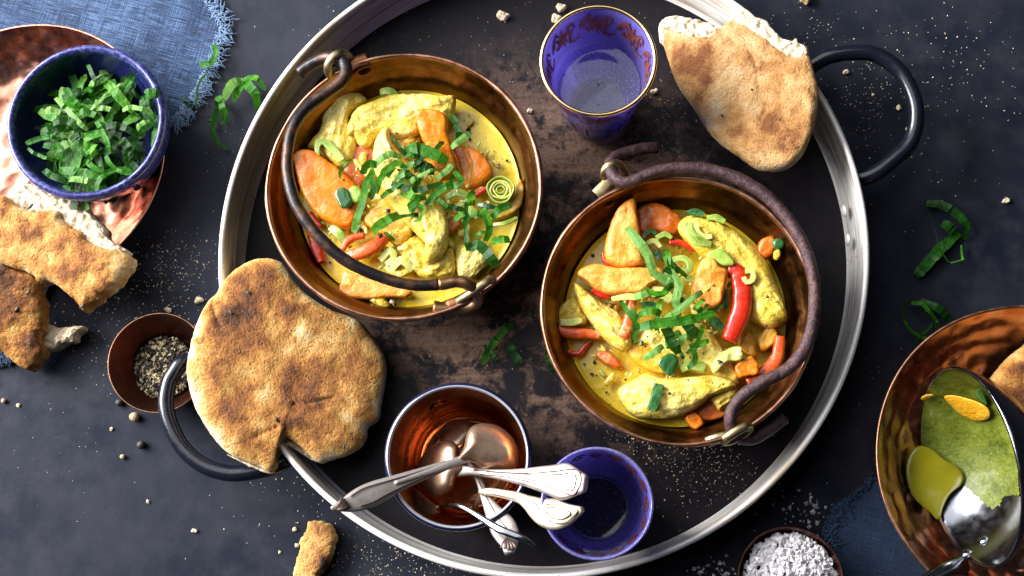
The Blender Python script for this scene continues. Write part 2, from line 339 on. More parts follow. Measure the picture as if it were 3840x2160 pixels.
# food
def food(key, stops, rough, n1=70, sss=.04, coat=.25, specks=.0, bs=.4, stretch=(1, 1, 1), film=None, spec=.5):
    t = NT(key); a = t.noise(n1, 5, .62, co=t.co(stretch)); b = t.noise(420, 4, .65)
    col = t.ramp(t.math('ADD', t.math('MULTIPLY', a, .6), t.math('MULTIPLY', b, .4)), stops); fm = None
    if film: fm = t.step(t.math('ADD', t.math('MULTIPLY', t.noise(75, 3, .6), .6), t.math('MULTIPLY', t.noise(260, 4, .7), .4)), film[1]-.02, film[1]+.05); col = t.mix(t.math('MULTIPLY', fm, film[2]), col, film[0])
    if specks:
        d = t.vor(300); mk_ = t.step(t.noise(90, 2), .50, .60); r_ = t.math('MULTIPLY', t.math('SUBTRACT', 1.0, t.step(d, specks*.55, specks)), mk_); col = t.mix(r_, col, (.035, .02, .012))
    t.p(col=col, rough=rough, coat=coat, coatr=.18, sss=sss, spec=spec); fb = t.noise(1, 4, .65, co=t.co((140, 420, 140)), dist=.6); t.bump([(a, bs*1.8, .0024), (fb, bs*1.6, .0014), (b, bs*1.8, .0013)]+([(fm, .35, .0006)] if fm else [])); MT[key] = t.m
food('chicken', [(.34, (.66, .41, .012)), (.46, (.80, .60, .085)), (.60, (.92, .76, .27))], .42, 60, specks=.17, coat=.45, film=((.76, .54, .04), .52, .8))
food('chicken_gold', [(.32, (.62, .38, .012)), (.46, (.76, .54, .06)), (.64, (.88, .69, .15))], .42, 60, specks=.16, coat=.45, film=((.62, .43, .02), .54, .7))
food('sauce', [(.34, (.68, .44, .010)), (.5, (.84, .62, .035)), (.66, (.90, .73, .10))], .24, 40, specks=.13, bs=.12)
food('carrot', [(.30, (.66, .115, .001)), (.5, (.80, .20, .003)), (.68, (.86, .29, .01))], .34, 80, film=((.86, .44, .03), .60, .5), sss=.02, bs=.2, coat=.4)
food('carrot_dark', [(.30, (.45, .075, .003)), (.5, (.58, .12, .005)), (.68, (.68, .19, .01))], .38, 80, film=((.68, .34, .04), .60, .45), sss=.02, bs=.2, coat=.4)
food('carrot_pale', [(.30, (.72, .19, .006)), (.5, (.82, .31, .035)), (.68, (.86, .44, .11))], .42, 80, film=((.88, .58, .12), .57, .65), sss=.02, bs=.25, coat=.4)
food('pumpkin', [(.30, (.66, .26, .006)), (.5, (.74, .36, .015)), (.68, (.80, .48, .05))], .38, 80, film=((.8, .62, .12), .56, .55), sss=.02, bs=.25, coat=.4)
food('red_pepper', [(.30, (.46, .012, .004)), (.5, (.58, .022, .006)), (.7, (.68, .06, .012))], .20, 60, coat=.5, bs=.12, film=((.75, .36, .12), .64, .7), sss=.02)
food('orange_pepper', [(.30, (.58, .045, .006)), (.5, (.70, .09, .012)), (.7, (.78, .18, .03))], .28, 60, coat=.4, bs=.2, film=((.8, .5, .16), .56, .7), sss=.02)
def streaky(key, c0, c1, c2, rough=.3):
    t = NT(key); a = t.noise(1, 3, .6, co=t.co((3, 26, 1), uv=True)); b = t.noise(120, 4)
    t.p(col=t.ramp(t.math('ADD', t.math('MULTIPLY', a, .7), t.math('MULTIPLY', b, .3)), [(.36, c0), (.5, c1), (.62, c2)]), rough=rough, coat=.3, coatr=.2, sss=.02); t.bump([(a, .4, .0006)]); MT[key] = t.m
streaky('leek', (.13, .24, .02), (.30, .42, .06), (.52, .60, .18))
streaky('leek_pale', (.42, .48, .07), (.58, .62, .15), (.72, .72, .30))
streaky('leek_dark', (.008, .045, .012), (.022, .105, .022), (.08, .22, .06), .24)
t = NT('basil'); a = t.noise(160, 4, .65); b = t.noise(500, 3); geo = t.n('ShaderNodeNewGeometry'); oi = t.n('ShaderNodeObjectInfo')
top = t.ramp(t.math('ADD', t.math('MULTIPLY', a, .7), t.math('MULTIPLY', oi.outputs['Random'], .55)), [(.32, (.002, .022, .002)), (.58, (.008, .072, .003)), (.80, (.028, .155, .005)), (1.0, (.10, .29, .012))])
bot = t.ramp(a, [(.3, (.06, .19, .03)), (.7, (.19, .36, .08))])
colb = t.mix(geo.outputs['Backfacing'], top, bot)
t.p(col=colb, rough=.45, spec=.25); t.bump([(a, .6, .0014), (b, .5, .0007)])
tl = t.n('ShaderNodeBsdfTranslucent', {'Color': (.12, .36, .03, 1)}); mxs = t.n('ShaderNodeMixShader', {0: .24, 1: t.b.outputs[0], 2: tl.outputs[0]}); t.t.links.new(mxs.outputs[0], t.out.inputs['Surface']); MT['basil'] = t.m
t = NT('green_curry'); a = t.noise(90, 5, .65); b = t.noise(600, 4, .7); v = t.vor(260)
t.p(col=t.mix(t.step(v, .05, .12), (.42, .42, .08), t.ramp(t.math('ADD', t.math('MULTIPLY', a, .6), t.math('MULTIPLY', b, .4)), [(.38, (.05, .065, .006)), (.5, (.12, .15, .014)), (.64, (.19, .225, .035))])), rough=.38, coat=.1, spec=.3); t.bump([(b, .5, .0008), (a, .3, .0015)]); MT['green_curry'] = t.m
t = NT('golden_curry'); a = t.noise(40, 4); t.p(col=t.ramp(a, [(.3, (.17, .155, .005)), (.7, (.27, .245, .010))]), rough=.22, coat=.2); MT['puddle'] = t.m
# grains
def plain(key, col, rough=.6, **k):
    t = NT(key); oi = t.n('ShaderNodeObjectInfo'); a = t.noise(900, 2); t.p(col=t.mix(a, tuple(c*.6 for c in col), tuple(min(1, c*1.25) for c in col)), rough=rough, **k); MT[key] = t.m
plain('crumb_grain', (.66, .56, .36)); plain('corn_dark', (.03, .022, .02)); plain('corn_tan', (.36, .27, .17)); plain('flake_black', (.03, .022, .018), .5)
t = NT('ground_pepper'); v = t.n('ShaderNodeTexVoronoi', {'Vector': t.co(), 'Scale': 520.0}).outputs['Color']; sx = t.n('ShaderNodeSeparateColor', {0: v}).outputs[0]
t.p(col=t.ramp(sx, [(.30, (.015, .012, .010)), (.54, (.06, .042, .025)), (.66, (.22, .17, .09)), (.88, (.46, .39, .24))]), rough=.6); MT['pepper_mix'] = t.m
t = NT('salt'); a = t.noise(500, 2); t.p(col=t.ramp(a, [(.3, (.55, .52, .54)), (.7, (.78, .76, .78))]), rough=.25, sss=.1, spec=.6); MT['salt'] = t.m
t = NT('salt_clear'); t.p(col=(.85, .85, .9), rough=.15, tr=.55, ior=1.5); MT['salt_clear'] = t.m
def cloth(key, c0, c1, c2):
    t = NT(key); x = t.noise(1, 3, .65, co=t.co((1500, 60, 1), uv=True)); y = t.noise(1, 3, .65, co=t.co((70, 1700, 1), uv=True)); big = t.noise(25, 4, .6)
    v = t.math('ADD', t.math('MULTIPLY', x, .36), t.math('MULTIPLY', y, .64)); v = t.math('ADD', v, t.math('MULTIPLY', t.math('SUBTRACT', big, .5), .25))
    t.p(col=t.ramp(v, [(.40, c0), (.5, c1), (.60, c2)]), rough=.85, sheen=.3, spec=.2); t.bump([(x, .7, .0008), (y, .7, .0008)]); MT[key] = t.m
cloth('denim_linen', (.003, .010, .034), (.013, .036, .098), (.075, .135, .26))
cloth('navy_linen', (.002, .006, .022), (.005, .016, .045), (.014, .036, .085))
plain('fray_pale', (.15, .23, .38), .8); plain('fray_navy', (.016, .042, .095), .8)
# ================================================================== the setting
def plane_grid(name, x0, x1, y0, y1, n, z, mat, kind):
    xs = np.linspace(x0, x1, n); ys = np.linspace(y0, y1, n); V = [(x, y, z) for y in ys for x in xs]
    return tag(mk(name, V, grid_faces(n, n, wrap=False), mat), kind=kind)
plane_grid("tabletop", -1.6, 1.6, -1.4, 1.4, 9, 0.0, MT['table'], 'structure')
# ================================================================== serving tray
TC = np.array([0.0184, 0.0160]); RT = 0.1880; ZT = 0.004
tray = thing("serving_tray", (TC[0], TC[1], 0), "huge round steel serving tray with worn dark floor and two black handles", "tray")
RF = 0.1815
pts = [(TC[0]+r*math.cos(a), TC[1]+r*math.sin(a), ZT+.0008*(r/RF)**6) for r in np.linspace(.002, RF, 30) for a in np.linspace(0, 2*math.pi, 120, endpoint=False)]
Fq = grid_faces(30, 120); Fq.append(tuple(range(120)))
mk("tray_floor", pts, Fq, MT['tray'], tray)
wall = [(RF-.001, .0015), (RF-.0005, .0046), (RF+.0006, .0060), (RF+.0012, .0095), (RF+.0018, .016), (RF+.0022, .021), (RF+.0028, .0222), (RF+.0024, .0236), (RF+.0029, .031), (RF+.0034, .0370), (RF+.0038, .0395)]
lathe("tray_wall", fine(wall+[(RF+.0044, .0385), (RF+.0042, .031), (RF+.0038, .022), (RF+.0032, .014), (RF+.0026, .0080), (RF+.0016, .0030), (RF-.0005, .0002), (RF-.02, .0004)], .0025), (TC[0], TC[1], 0), MT['steel'], tray, segs=200)
lip = [(RT-.0016+.0018*math.cos(a), .0400+.0020*math.sin(a)) for a in np.linspace(math.pi*1.2, -math.pi*.8, 15)]
lathe("rolled_rim", lip, (TC[0], TC[1], 0), MT['lip' if False else 'steel'], tray, segs=200)
zr = .030
hR = [(3010, 258, .030), (3060, 236, .031), (3120, 208, .033), (3223, 196, .034), (3298, 211, .034), (3378, 273, .034), (3428, 373, .034), (3434, 466, .034), (3409, 540, .034), (3360, 590, .034), (3279, 652, .033), (3217, 689, .031), (3175, 712, .030), (3120, 742, .029)]
hL = [(760, 1335, .029), (715, 1350, .030), (680, 1362, .033), (652, 1400, .034), (633, 1436, .034), (622, 1511, .034), (640, 1596, .034), (690, 1685, .034), (768, 1748, .034), (860, 1775, .034), (950, 1768, .034), (1040, 1746, .033), (1100, 1724, .031), (1150, 1706, .029)]
for hp in (hR, hL):
    q_ = [P(*p) for p in hp]; q_ = [p for p in q_ if math.hypot(p[0]-TC[0], p[1]-TC[1]) > .192]
    for e_ in (0, -1):
        d_ = q_[e_]-np.array([TC[0], TC[1], q_[e_][2]]); e2 = np.array([TC[0], TC[1], 0])+d_/np.linalg.norm(d_)*.1872; e2[2] = .0295; q_.insert(0 if e_ == 0 else len(q_), e2)
    tube("handle", spline(q_, 70), .0047, MT['black'], tray, nseg=18)
for (x, y) in ((3166, 790), (3180, 899)):
    c = P(x, y, .022); d = np.array([TC[0]-c[0], TC[1]-c[1], .02]); d /= np.linalg.norm(d)
    s = np.cross(d, [0, 0, 1]); s /= np.linalg.norm(s); u = np.cross(s, d); V = []
    for k in range(5):
        ph = k/4*math.pi/2
        for j in range(16):
            a = 2*math.pi*j/16; V.append(c+d*.0016*math.sin(ph)+(s*math.cos(a)+u*math.sin(a))*.0036*max(math.cos(ph), .05))
    mk("rivet", V, grid_faces(5, 16)+[tuple(range(64, 80))], MT['steel'], tray)
# ================================================================== pots
def pot(cx, cy, rS, label, mat, seed, riv):
    ctr = P(cx, cy, .062); dz = (CAM[2]-.062); R = rS/F*(abs((CAM-ctr) @ (RC @ np.array([0, 0, 1.0])))); R *= 1.0
    o = thing("copper_pot", (ctr[0], ctr[1], ZT), label, "pot", "copper pots of curry on the tray")
    H = .058
    inner = [(.001, .0035), (.4*R, .0035), (.62*R, .006), (.76*R, .015), (.835*R, .029), (.872*R, .040), (.895*R, .0445), (.930*R, .0470), (.948*R, .0500), (.968*R, .0545), (.982*R, H)]
    lathe("bowl", fine(inner, .002), (ctr[0], ctr[1], ZT), MT[mat], o, segs=140, wob=.006, seed=seed, lump=.0006)
    outer = [(.982*R, H), (.990*R, H+.0008), (1.0*R, H), (.988*R, .054), (.965*R, .048), (.91*R, .038), (.84*R, .024), (.72*R, .009), (.60*R, .0015), (.4*R, 0), (.001, 0)]
    lathe("outer_wall", fine(outer[2:], .003), (ctr[0], ctr[1], ZT), MT['pot_dark'], o, segs=100, wob=.006, seed=seed, lump=.0004)
    rim = [(.970*R, H-.0014), (.972*R, H+.0006), (.984*R, H+.0018), (.998*R, H+.0014), (1.006*R, H-.0002), (1.004*R, H-.0018)]
    lathe("rim", rim, (ctr[0], ctr[1], ZT), MT['pot_rim'], o, segs=140, wob=.006, seed=seed, lump=.0009)
    for (x, y, rr) in riv:
        c = P(x, y, .055); V = []
        for k in range(5):
            ph = k/4*math.pi/2
            for j in range(14):
                a = 2*math.pi*j/14; V.append(c+np.array([math.cos(a)*rr*max(math.cos(ph), .05), math.sin(a)*rr*max(math.cos(ph), .05), .0022*math.sin(ph)]))
        mk("rivet", V, grid_faces(5, 14)+[tuple(range(56, 70))], MT['pot_dark'], o)
    return o, ctr, R
pot1, c1, R1 = pot(1512, 694, 519, "copper pot of curry with smooth black iron bail lying across its mouth", 'pot_copper', 1.3, [(1366, 262, .004)])
pot2, c2, R2 = pot(2541, 1157, 514, "copper pot at the right of the tray with rough rusty bail resting on its rim", 'pot_copper', 2.9, [(2276, 748, .005)])
def ring(o, pts, r, mat='brass_ring'):
    V, Fc, uv = strip_geo(spline(pts, 40, True), r*2.4, r*1.6, nseg=10, e=.9); n = 40
    Fc = Fc[:-2]+[((n-1)*10+j, (n-1)*10+(j+1) % 10, (j+1) % 10, j) for j in range(10)]
    return mk("lug_ring", V, Fc, MT[mat], o, uv=uv)
# left pot: bail hinged at two rings, tipped to the lower left
b1 = [(190, 168, .060), (240, 130, .061), (320, 92, .063), (385, 92, .066), (418, 120, .069), (425, 165, .071), (400, 212, .072), (320, 272, .073), (220, 350, .076), (155, 455, .080), (130, 590, .083), (140, 715, .084), (185, 845, .084), (290, 990, .083), (430, 1112, .080), (600, 1192, .076), (760, 1232, .073), (900, 1230, .070), (990, 1215, .069), (1045, 1232, .068), (1080, 1270, .064), (1085, 1315, .060), (1040, 1346, .058), (940, 1352, .058), (868, 1346, .058)]
pp = spline([P(*p) for p in U('2', b1)], 190)
sp_ = [i for i in range(190)]; cut = 152
tube("bail_handle", pp[:cut+1], [.0036, .0038, .0038, .0036, .0033, .0035, .0035, .0034, .0032, .0033], MT['iron'], pot1, rough=.0003, rf=160, nseg=16)
tube("bail_hook", pp[cut:], [.0033, .0034, .0037, .0036, .0038, .0040], MT['bronze'], pot1, rough=.0004, rf=200, nseg=16)
rp = U('2', [(345, 175), (335, 130), (360, 85), (405, 65), (440, 85), (450, 130), (425, 165), (385, 150)])
ring(pot1, [P(x, y, .064+.008*math.sin(i/8*6.283)) for i, (x, y) in enumerate(rp)], .0022)
rp = U('2', [(985, 1318), (1050, 1275), (1120, 1225), (1165, 1205), (1150, 1230), (1080, 1285), (1010, 1325)])
ring(pot1, [P(x, y, .062+.006*math.sin(i/7*6.283)) for i, (x, y) in enumerate(rp)], .0020)
strip("lug_strap", spline([P(x, y, z) for x, y, z in U('2', [(430, 160, .063), (480, 120, .062), (540, 98, .061)])], 14), .009, .003, MT['pot_dark'], pot1)
strip("lug_strap", spline([P(x, y, z) for x, y, z in U('2', [(930, 1335, .060), (1020, 1300, .062), (1110, 1240, .062), (1170, 1190, .061)])], 14), .006, .003, MT['pot_dark'], pot1)
b2 = [(585, 88, .050), (530, 92, .052), (470, 106, .054), (405, 130, .057), (372, 165, .062), (385, 215, .067), (430, 246, .069), (480, 240, .069), (540, 212, .068), (650, 184, .067), (800, 186, .066), (950, 230, .066), (1090, 318, .066), (1212, 465, .067), (1282, 630, .068), (1298, 800, .068), (1270, 960, .068), (1190, 1080, .068), (1060, 1152, .068), (965, 1220, .067), (920, 1290, .066), (918, 1350, .063), (945, 1395, .058), (1010, 1410, .054), (1085, 1370, .052), (1160, 1312, .050)]
pp = [P(*p) for p in U('3', b2)]
tube("bail_handle", spline(pp, 190), [.0034, .0037, .0034, .0035, .0037, .0035, .0033, .0036, .0035, .0033, .0036], MT['rust'], pot2, rough=.0006, rf=260, nseg=18)
rp = U('3', [(350, 235), (345, 200), (365, 170), (400, 160), (430, 178), (435, 215), (410, 235), (385, 205), (365, 225)])
ring(pot2, [P(x, y, .060+.007*math.sin(i/9*6.283)) for i, (x, y) in enumerate(rp)], .0020)
rp = U('3', [(888, 1412), (930, 1382), (985, 1352), (1000, 1362), (960, 1395), (905, 1418)])
ring(pot2, [P(x, y, .062+.004*math.sin(i/6*6.283)) for i, (x, y) in enumerate(rp)], .0022)
strip("lug_strap", spline([P(x, y, z) for x, y, z in U('3', [(310, 305, .060), (340, 275, .061), (375, 240, .061)])], 12), .008, .003, MT['brass_ring'], pot2)
strip("lug_strap", spline([P(x, y, z) for x, y, z in U('3', [(810, 1425, .058), (850, 1408, .060), (905, 1398, .060)])], 12), .006, .003, MT['brass_ring'], pot2)
# ------------------------------------------------------------------ curry: sauce and pieces
ZS = ZT+.0285; DZ = -.0115
def sauce(c, R, label):
    V = []; nr, ns = 44, 150; rr = .832*R
    for i in range(nr):
        for j in range(ns):
            a = 2*math.pi*j/ns; r = rr*(i+.4)/(nr-.6); p = np.array([c[0]+r*math.cos(a), c[1]+r*math.sin(a), ZS])
            f_ = math.exp(-(r/(.52*R))**2); p[2] += .0009*nz2(p, 55)+.0085*f_*(.75+.5*nz2(p, 60, 4))+.0016*f_*nz2(p, 200, 8)+(.0012 if i == nr-1 else 0)
            V.append(p)
    o = mk("curry_sauce", V, grid_faces(nr, ns)+[tuple(range(ns))], MT['sauce']); return tag(o, label, "sauce")
sauce(c1, R1, "pool of yellow curry sauce in the pot with the black bail")
sauce(c2, R2, "pool of yellow curry sauce in the pot with the rusty bail")
def piece(fr, name, label, cat, mat, pts, z, h, group=None, **k):
    if cat == 'chicken': _ck(k)
    else: k.setdefault('jag', .0007); k.setdefault('fib', .00025)
    if cat in ('carrot', 'pumpkin'): k['e'] = k.get('e', .5)*.72
    k['amp'] = k.get('amp', h*.12)*1.7; k.setdefault('N', 64); k.setdefault('K', 9); k.setdefault('e', .75)
    zo = (lambda x, y: z(x, y)+DZ) if callable(z) else z+DZ
    return tag(pillow(name, W(fr, pts, zo), h, MT[mat], **k), label, cat, group)
def bar(fr, name, label, cat, mat, pts, z, wS, h, group=None, arch=0.0, n=26, **k):
    if cat == 'leek': h = min(h, .0016); n = max(8, n//3); k.setdefault('smooth', False); k['e'] = .4; k['rough'] = .0003
    s0 = FR[fr][2]; p3 = W(fr, pts, z+DZ); q = spline(p3, n)
    q[:, 2] += arch*np.sin(np.linspace(0, math.pi, n))
    ws = px(np.atleast_1d(wS)/s0, .05)
    k.setdefault('e', .6); k.setdefault('rough', h*.09); k.setdefault('rf', 300)
    return tag(strip(name, q, ws, h, MT[mat], **k), label, cat, group)
GC = "chicken pieces in the curry"; GK = "carrot pieces in the curry"; GP = "pepper strips in the curry"; GL = "leek pieces in the curry"
CH = dict(amp=.0016, nf=120, jag=.0009, jf=300)
def _ck(k): k.setdefault('fib', .0009); k['N'] = 90; k['K'] = 18
# --- left pot
piece('2', "chicken_piece", "pale chicken fillet under the hook of the black bail", "chicken", 'chicken', [(400, 235), (460, 250), (520, 285), (525, 315), (450, 370), (445, 440), (480, 500), (470, 590), (410, 660), (340, 610), (270, 560), (235, 540), (260, 500), (300, 450), (330, 300)], .052, .007, GC, **CH)
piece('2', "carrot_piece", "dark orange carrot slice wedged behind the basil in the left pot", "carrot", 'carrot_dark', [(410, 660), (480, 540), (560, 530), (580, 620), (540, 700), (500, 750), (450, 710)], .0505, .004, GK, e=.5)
piece('2', "chicken_piece", "long golden chicken fillet lying across the top of the left curry", "chicken", 'chicken', [(440, 430), (470, 360), (540, 320), (680, 280), (800, 275), (900, 290), (965, 285), (980, 310), (970, 380), (930, 420), (860, 410), (790, 430), (790, 475), (680, 510), (640, 480), (580, 500), (540, 540), (490, 530), (470, 480), (435, 490)], .0555, .008, GC, amp=.0022, nf=150, jag=.0012, jf=300)
piece('2', "chicken_piece", "small chicken morsel tucked beside the orange carrot baton", "chicken", 'chicken_gold', [(650, 530), (700, 490), (770, 485), (775, 520), (740, 560), (690, 560)], .054, .004, GC, **CH)
piece('2', "carrot_piece", "carrot slice behind the curled basil, right of the orange baton", "carrot", 'carrot', [(965, 545), (1060, 550), (1130, 600), (1165, 660), (1120, 720), (1040, 760), (1010, 700), (990, 620)], .050, .005, GK, e=.5)
piece('2', "pumpkin_piece", "yellow orange crescent slice at the right edge of the left curry", "pumpkin", 'pumpkin', [(1290, 700), (1322, 740), (1310, 840), (1240, 890), (1150, 912), (1150, 880), (1200, 840), (1270, 790)], .049, .004, GK, e=.6)
piece('2', "chicken_piece", "shredded chicken piece at the lower right edge of the left curry", "chicken", 'chicken', [(985, 1050), (1060, 1030), (1150, 1060), (1160, 1100), (1120, 1160), (1050, 1210), (990, 1190)], .050, .006, GC, **CH)
piece('2', "chicken_piece", "ragged chicken chunk below the long central fillet of the left pot", "chicken", 'chicken_gold', [(690, 1060), (780, 990), (830, 1030), (840, 1120), (900, 1110), (960, 1040), (980, 1120), (970, 1185), (880, 1200), (820, 1200), (760, 1160)], .051, .007, GC, amp=.002, nf=170, jag=.001, jf=300)
piece('2', "pumpkin_piece", "orange yellow chunk under the dark basil leaf in the left pot", "pumpkin", 'pumpkin', [(590, 820), (650, 800), (740, 890), (765, 980), (690, 1045), (620, 990), (520, 920)], .051, .006, GK, e=.55)
piece('2', "carrot_piece", "little orange carrot end sticking out right of the central fillet", "carrot", 'carrot', [(935, 870), (990, 895), (1000, 940), (945, 970)], .051, .004, GK, e=.5)
piece('2', "carrot_piece", "large orange carrot slice under the black bail on the left", "carrot", 'carrot', [(163, 590), (200, 560), (260, 562), (340, 612), (420, 675), (490, 745), (495, 850), (480, 910), (440, 952), (350, 930), (280, 882), (222, 800), (190, 720), (172, 640)], zlin((1100, 600, .058), (1350, 850, .054)), .0055, GK, e=.45, amp=.0006)
piece('2', "carrot_piece", "bright orange carrot baton standing out near the top of the left curry", "carrot", 'carrot', [(780, 378), (850, 358), (920, 378), (942, 420), (942, 480), (965, 560), (985, 660), (920, 705), (880, 650), (830, 540), (800, 480)], zlin((1620, 430, .063), (1690, 660, .056)), .007, GK, e=.5, amp=.0006)
piece('2', "chicken_piece", "long pale chicken fillet down the middle of the left curry", "chicken", 'chicken', [(565, 560), (590, 490), (640, 440), (660, 520), (700, 570), (760, 640), (820, 700), (870, 780), (920, 850), (942, 930), (935, 1040), (890, 1110), (830, 1128), (815, 1080), (830, 1030), (780, 980), (720, 910), (650, 830), (605, 740), (565, 640)], .059, .009, GC, amp=.002, nf=110, jag=.0007, jf=260)
piece('2', "carrot_piece", "sauce covered carrot baton at the bottom edge of the left curry", "carrot", 'carrot_pale', [(400, 1240), (420, 1165), (470, 1180), (560, 1205), (750, 1260), (740, 1300), (640, 1302), (500, 1312), (410, 1292)], .0495, .006, GK, e=.5)
piece('2', "chicken_piece", "small chicken scrap by the bottom rim of the left pot", "chicken", 'chicken', [(535, 1300), (600, 1290), (650, 1330), (640, 1362), (580, 1340)], .049, .004, GC, **CH)
bar('2', "pepper_strip", "short orange red pepper strip lying over the bail side of the left curry", "pepper", 'orange_pepper', [(435, 1090), (520, 1070), (590, 1030), (630, 990)], .056, [60, 70, 72, 50], .006, GP, arch=.002)
bar('2', "pepper_strip", "thin red pepper curl above the short orange red strip in the left pot", "pepper", 'orange_pepper', [(405, 1060), (440, 1010), (480, 990), (520, 985)], .055, [30, 40, 30], .005, GP)
bar('2', "pepper_strip", "red pepper wedge half sunk in sauce beneath the black bail", "pepper", 'red_pepper', [(250, 975), (275, 1040), (305, 1120)], .0485, [40, 62, 45], .005, GP)
bar('2', "pepper_strip", "dark red pepper edge below the big carrot slice in the left pot", "pepper", 'red_pepper', [(245, 870), (270, 910), (300, 940)], .050, [25, 32, 25], .004, GP)
bar('2', "pepper_strip", "small red pepper bit left of the pale leek ring", "pepper", 'red_pepper', [(1075, 785), (1105, 765), (1135, 745)], .053, [25, 30, 20], .004, GP)
lk = thing("leek_ring", P(*U('2', [(1205, 757)])[0], .040), "pale green leek ring at the right edge of the left curry", "leek", GL)
for rx_, hz_, m_ in ((66, .0062, 'leek'), (50, .0056, 'leek_pale'), (35, .0050, 'leek_pale'), (20, .0044, 'leek')):
    q = [P(*U('2', [(1205+rx_*math.cos(t_)*(1+.08*math.sin(3*t_+rx_)), 757+rx_*.92*math.sin(t_)*(1+.08*math.cos(2*t_+rx_)))])[0], .039+hz_) for t_ in np.linspace(.3, 6.2+.012*rx_, 34)]
    strip("layer", q, px(11/1.34, .04), .005, MT[m_], lk, nseg=8, e=.5, rough=.0003, rf=500)
bar('2', "leek_piece", "striped green leek half ring standing on the fillet under the bail hook", "leek", 'leek', [(285, 585), (283, 530), (310, 510), (345, 535), (380, 570), (408, 605)], .061, [22, 34, 40, 40, 36], .004, GL, n=34)
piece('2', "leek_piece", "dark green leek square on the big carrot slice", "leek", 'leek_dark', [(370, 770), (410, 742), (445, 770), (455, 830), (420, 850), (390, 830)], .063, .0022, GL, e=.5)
piece('2', "leek_piece", "paler leek square beside the dark green one in the left pot", "leek", 'leek', [(440, 755), (480, 735), (510, 770), (492, 820), (455, 812)], .0615, .0022, GL, e=.5)
for lab, q, wd, m in (("folded green leek slice beside the lower carrot, right of the basil", [(930, 800), (985, 770), (1050, 800), (1000, 830)], 42, 'leek'), ("green leek shred at the top edge of the left curry", [(600, 262), (645, 262), (685, 280)], 42, 'leek'),
                      ("pale leek curl under the orange red pepper strip", [(600, 1110), (650, 1060), (670, 1100), (630, 1130)], 44, 'leek_pale'), ("pale leek rib near the bottom chicken chunk of the left pot", [(660, 1150), (710, 1110), (760, 1160)], 46, 'leek_pale'),
                      ("dark leek strip beside the pale leek ring", [(1090, 830), (1140, 840), (1195, 850)], 30, 'leek_dark'), ("green leek sliver at the right rim of the left curry", [(1170, 930), (1230, 925), (1285, 895)], 24, 'leek'),
                      ("yellow leek scrap just right of the central fillet", [(1000, 880), (1050, 860), (1090, 890)], 50, 'leek_pale'), ("pale leek fold between pepper strip and basil in the left pot", [(350, 940), (400, 985), (420, 1020)], 50, 'leek'),
                      ("tiny leek ring shaving above the hanging basil", [(900, 860), (950, 840), (1000, 850)], 30, 'leek')):
    bar('2', "leek_piece", lab, "leek", m, q, .0545, [wd*.8, wd, wd*.7], .0032, GL, arch=.002, n=20)
def basil(fr, pts, z, wS, label, group, arch=.004, tw=None, n=8, curl=.05, parent=None, dz=DZ):
    s0 = FR[fr][2]; p3 = W(fr, pts, z+dz); q = spline(p3, n); q[:, 2] += arch*np.sin(np.linspace(0, math.pi, n))+.0008*np.sin(np.linspace(0, 9, n))
    tw = tw or [random.uniform(-.4, .4) for _ in range(4)]
    ws = 1.08*px(wS/s0, .055)*np.array([.72, .98, 1, .94, 1, .62])
    V, Fc = leaf_geo(q, ws, tw, curl)
    return tag(mk("basil_strip", V, Fc, MT['basil'], smooth=False), label, "basil", group)
GB1 = "basil strips on the left curry"
UP = [3.3, 3.0, 3.2]
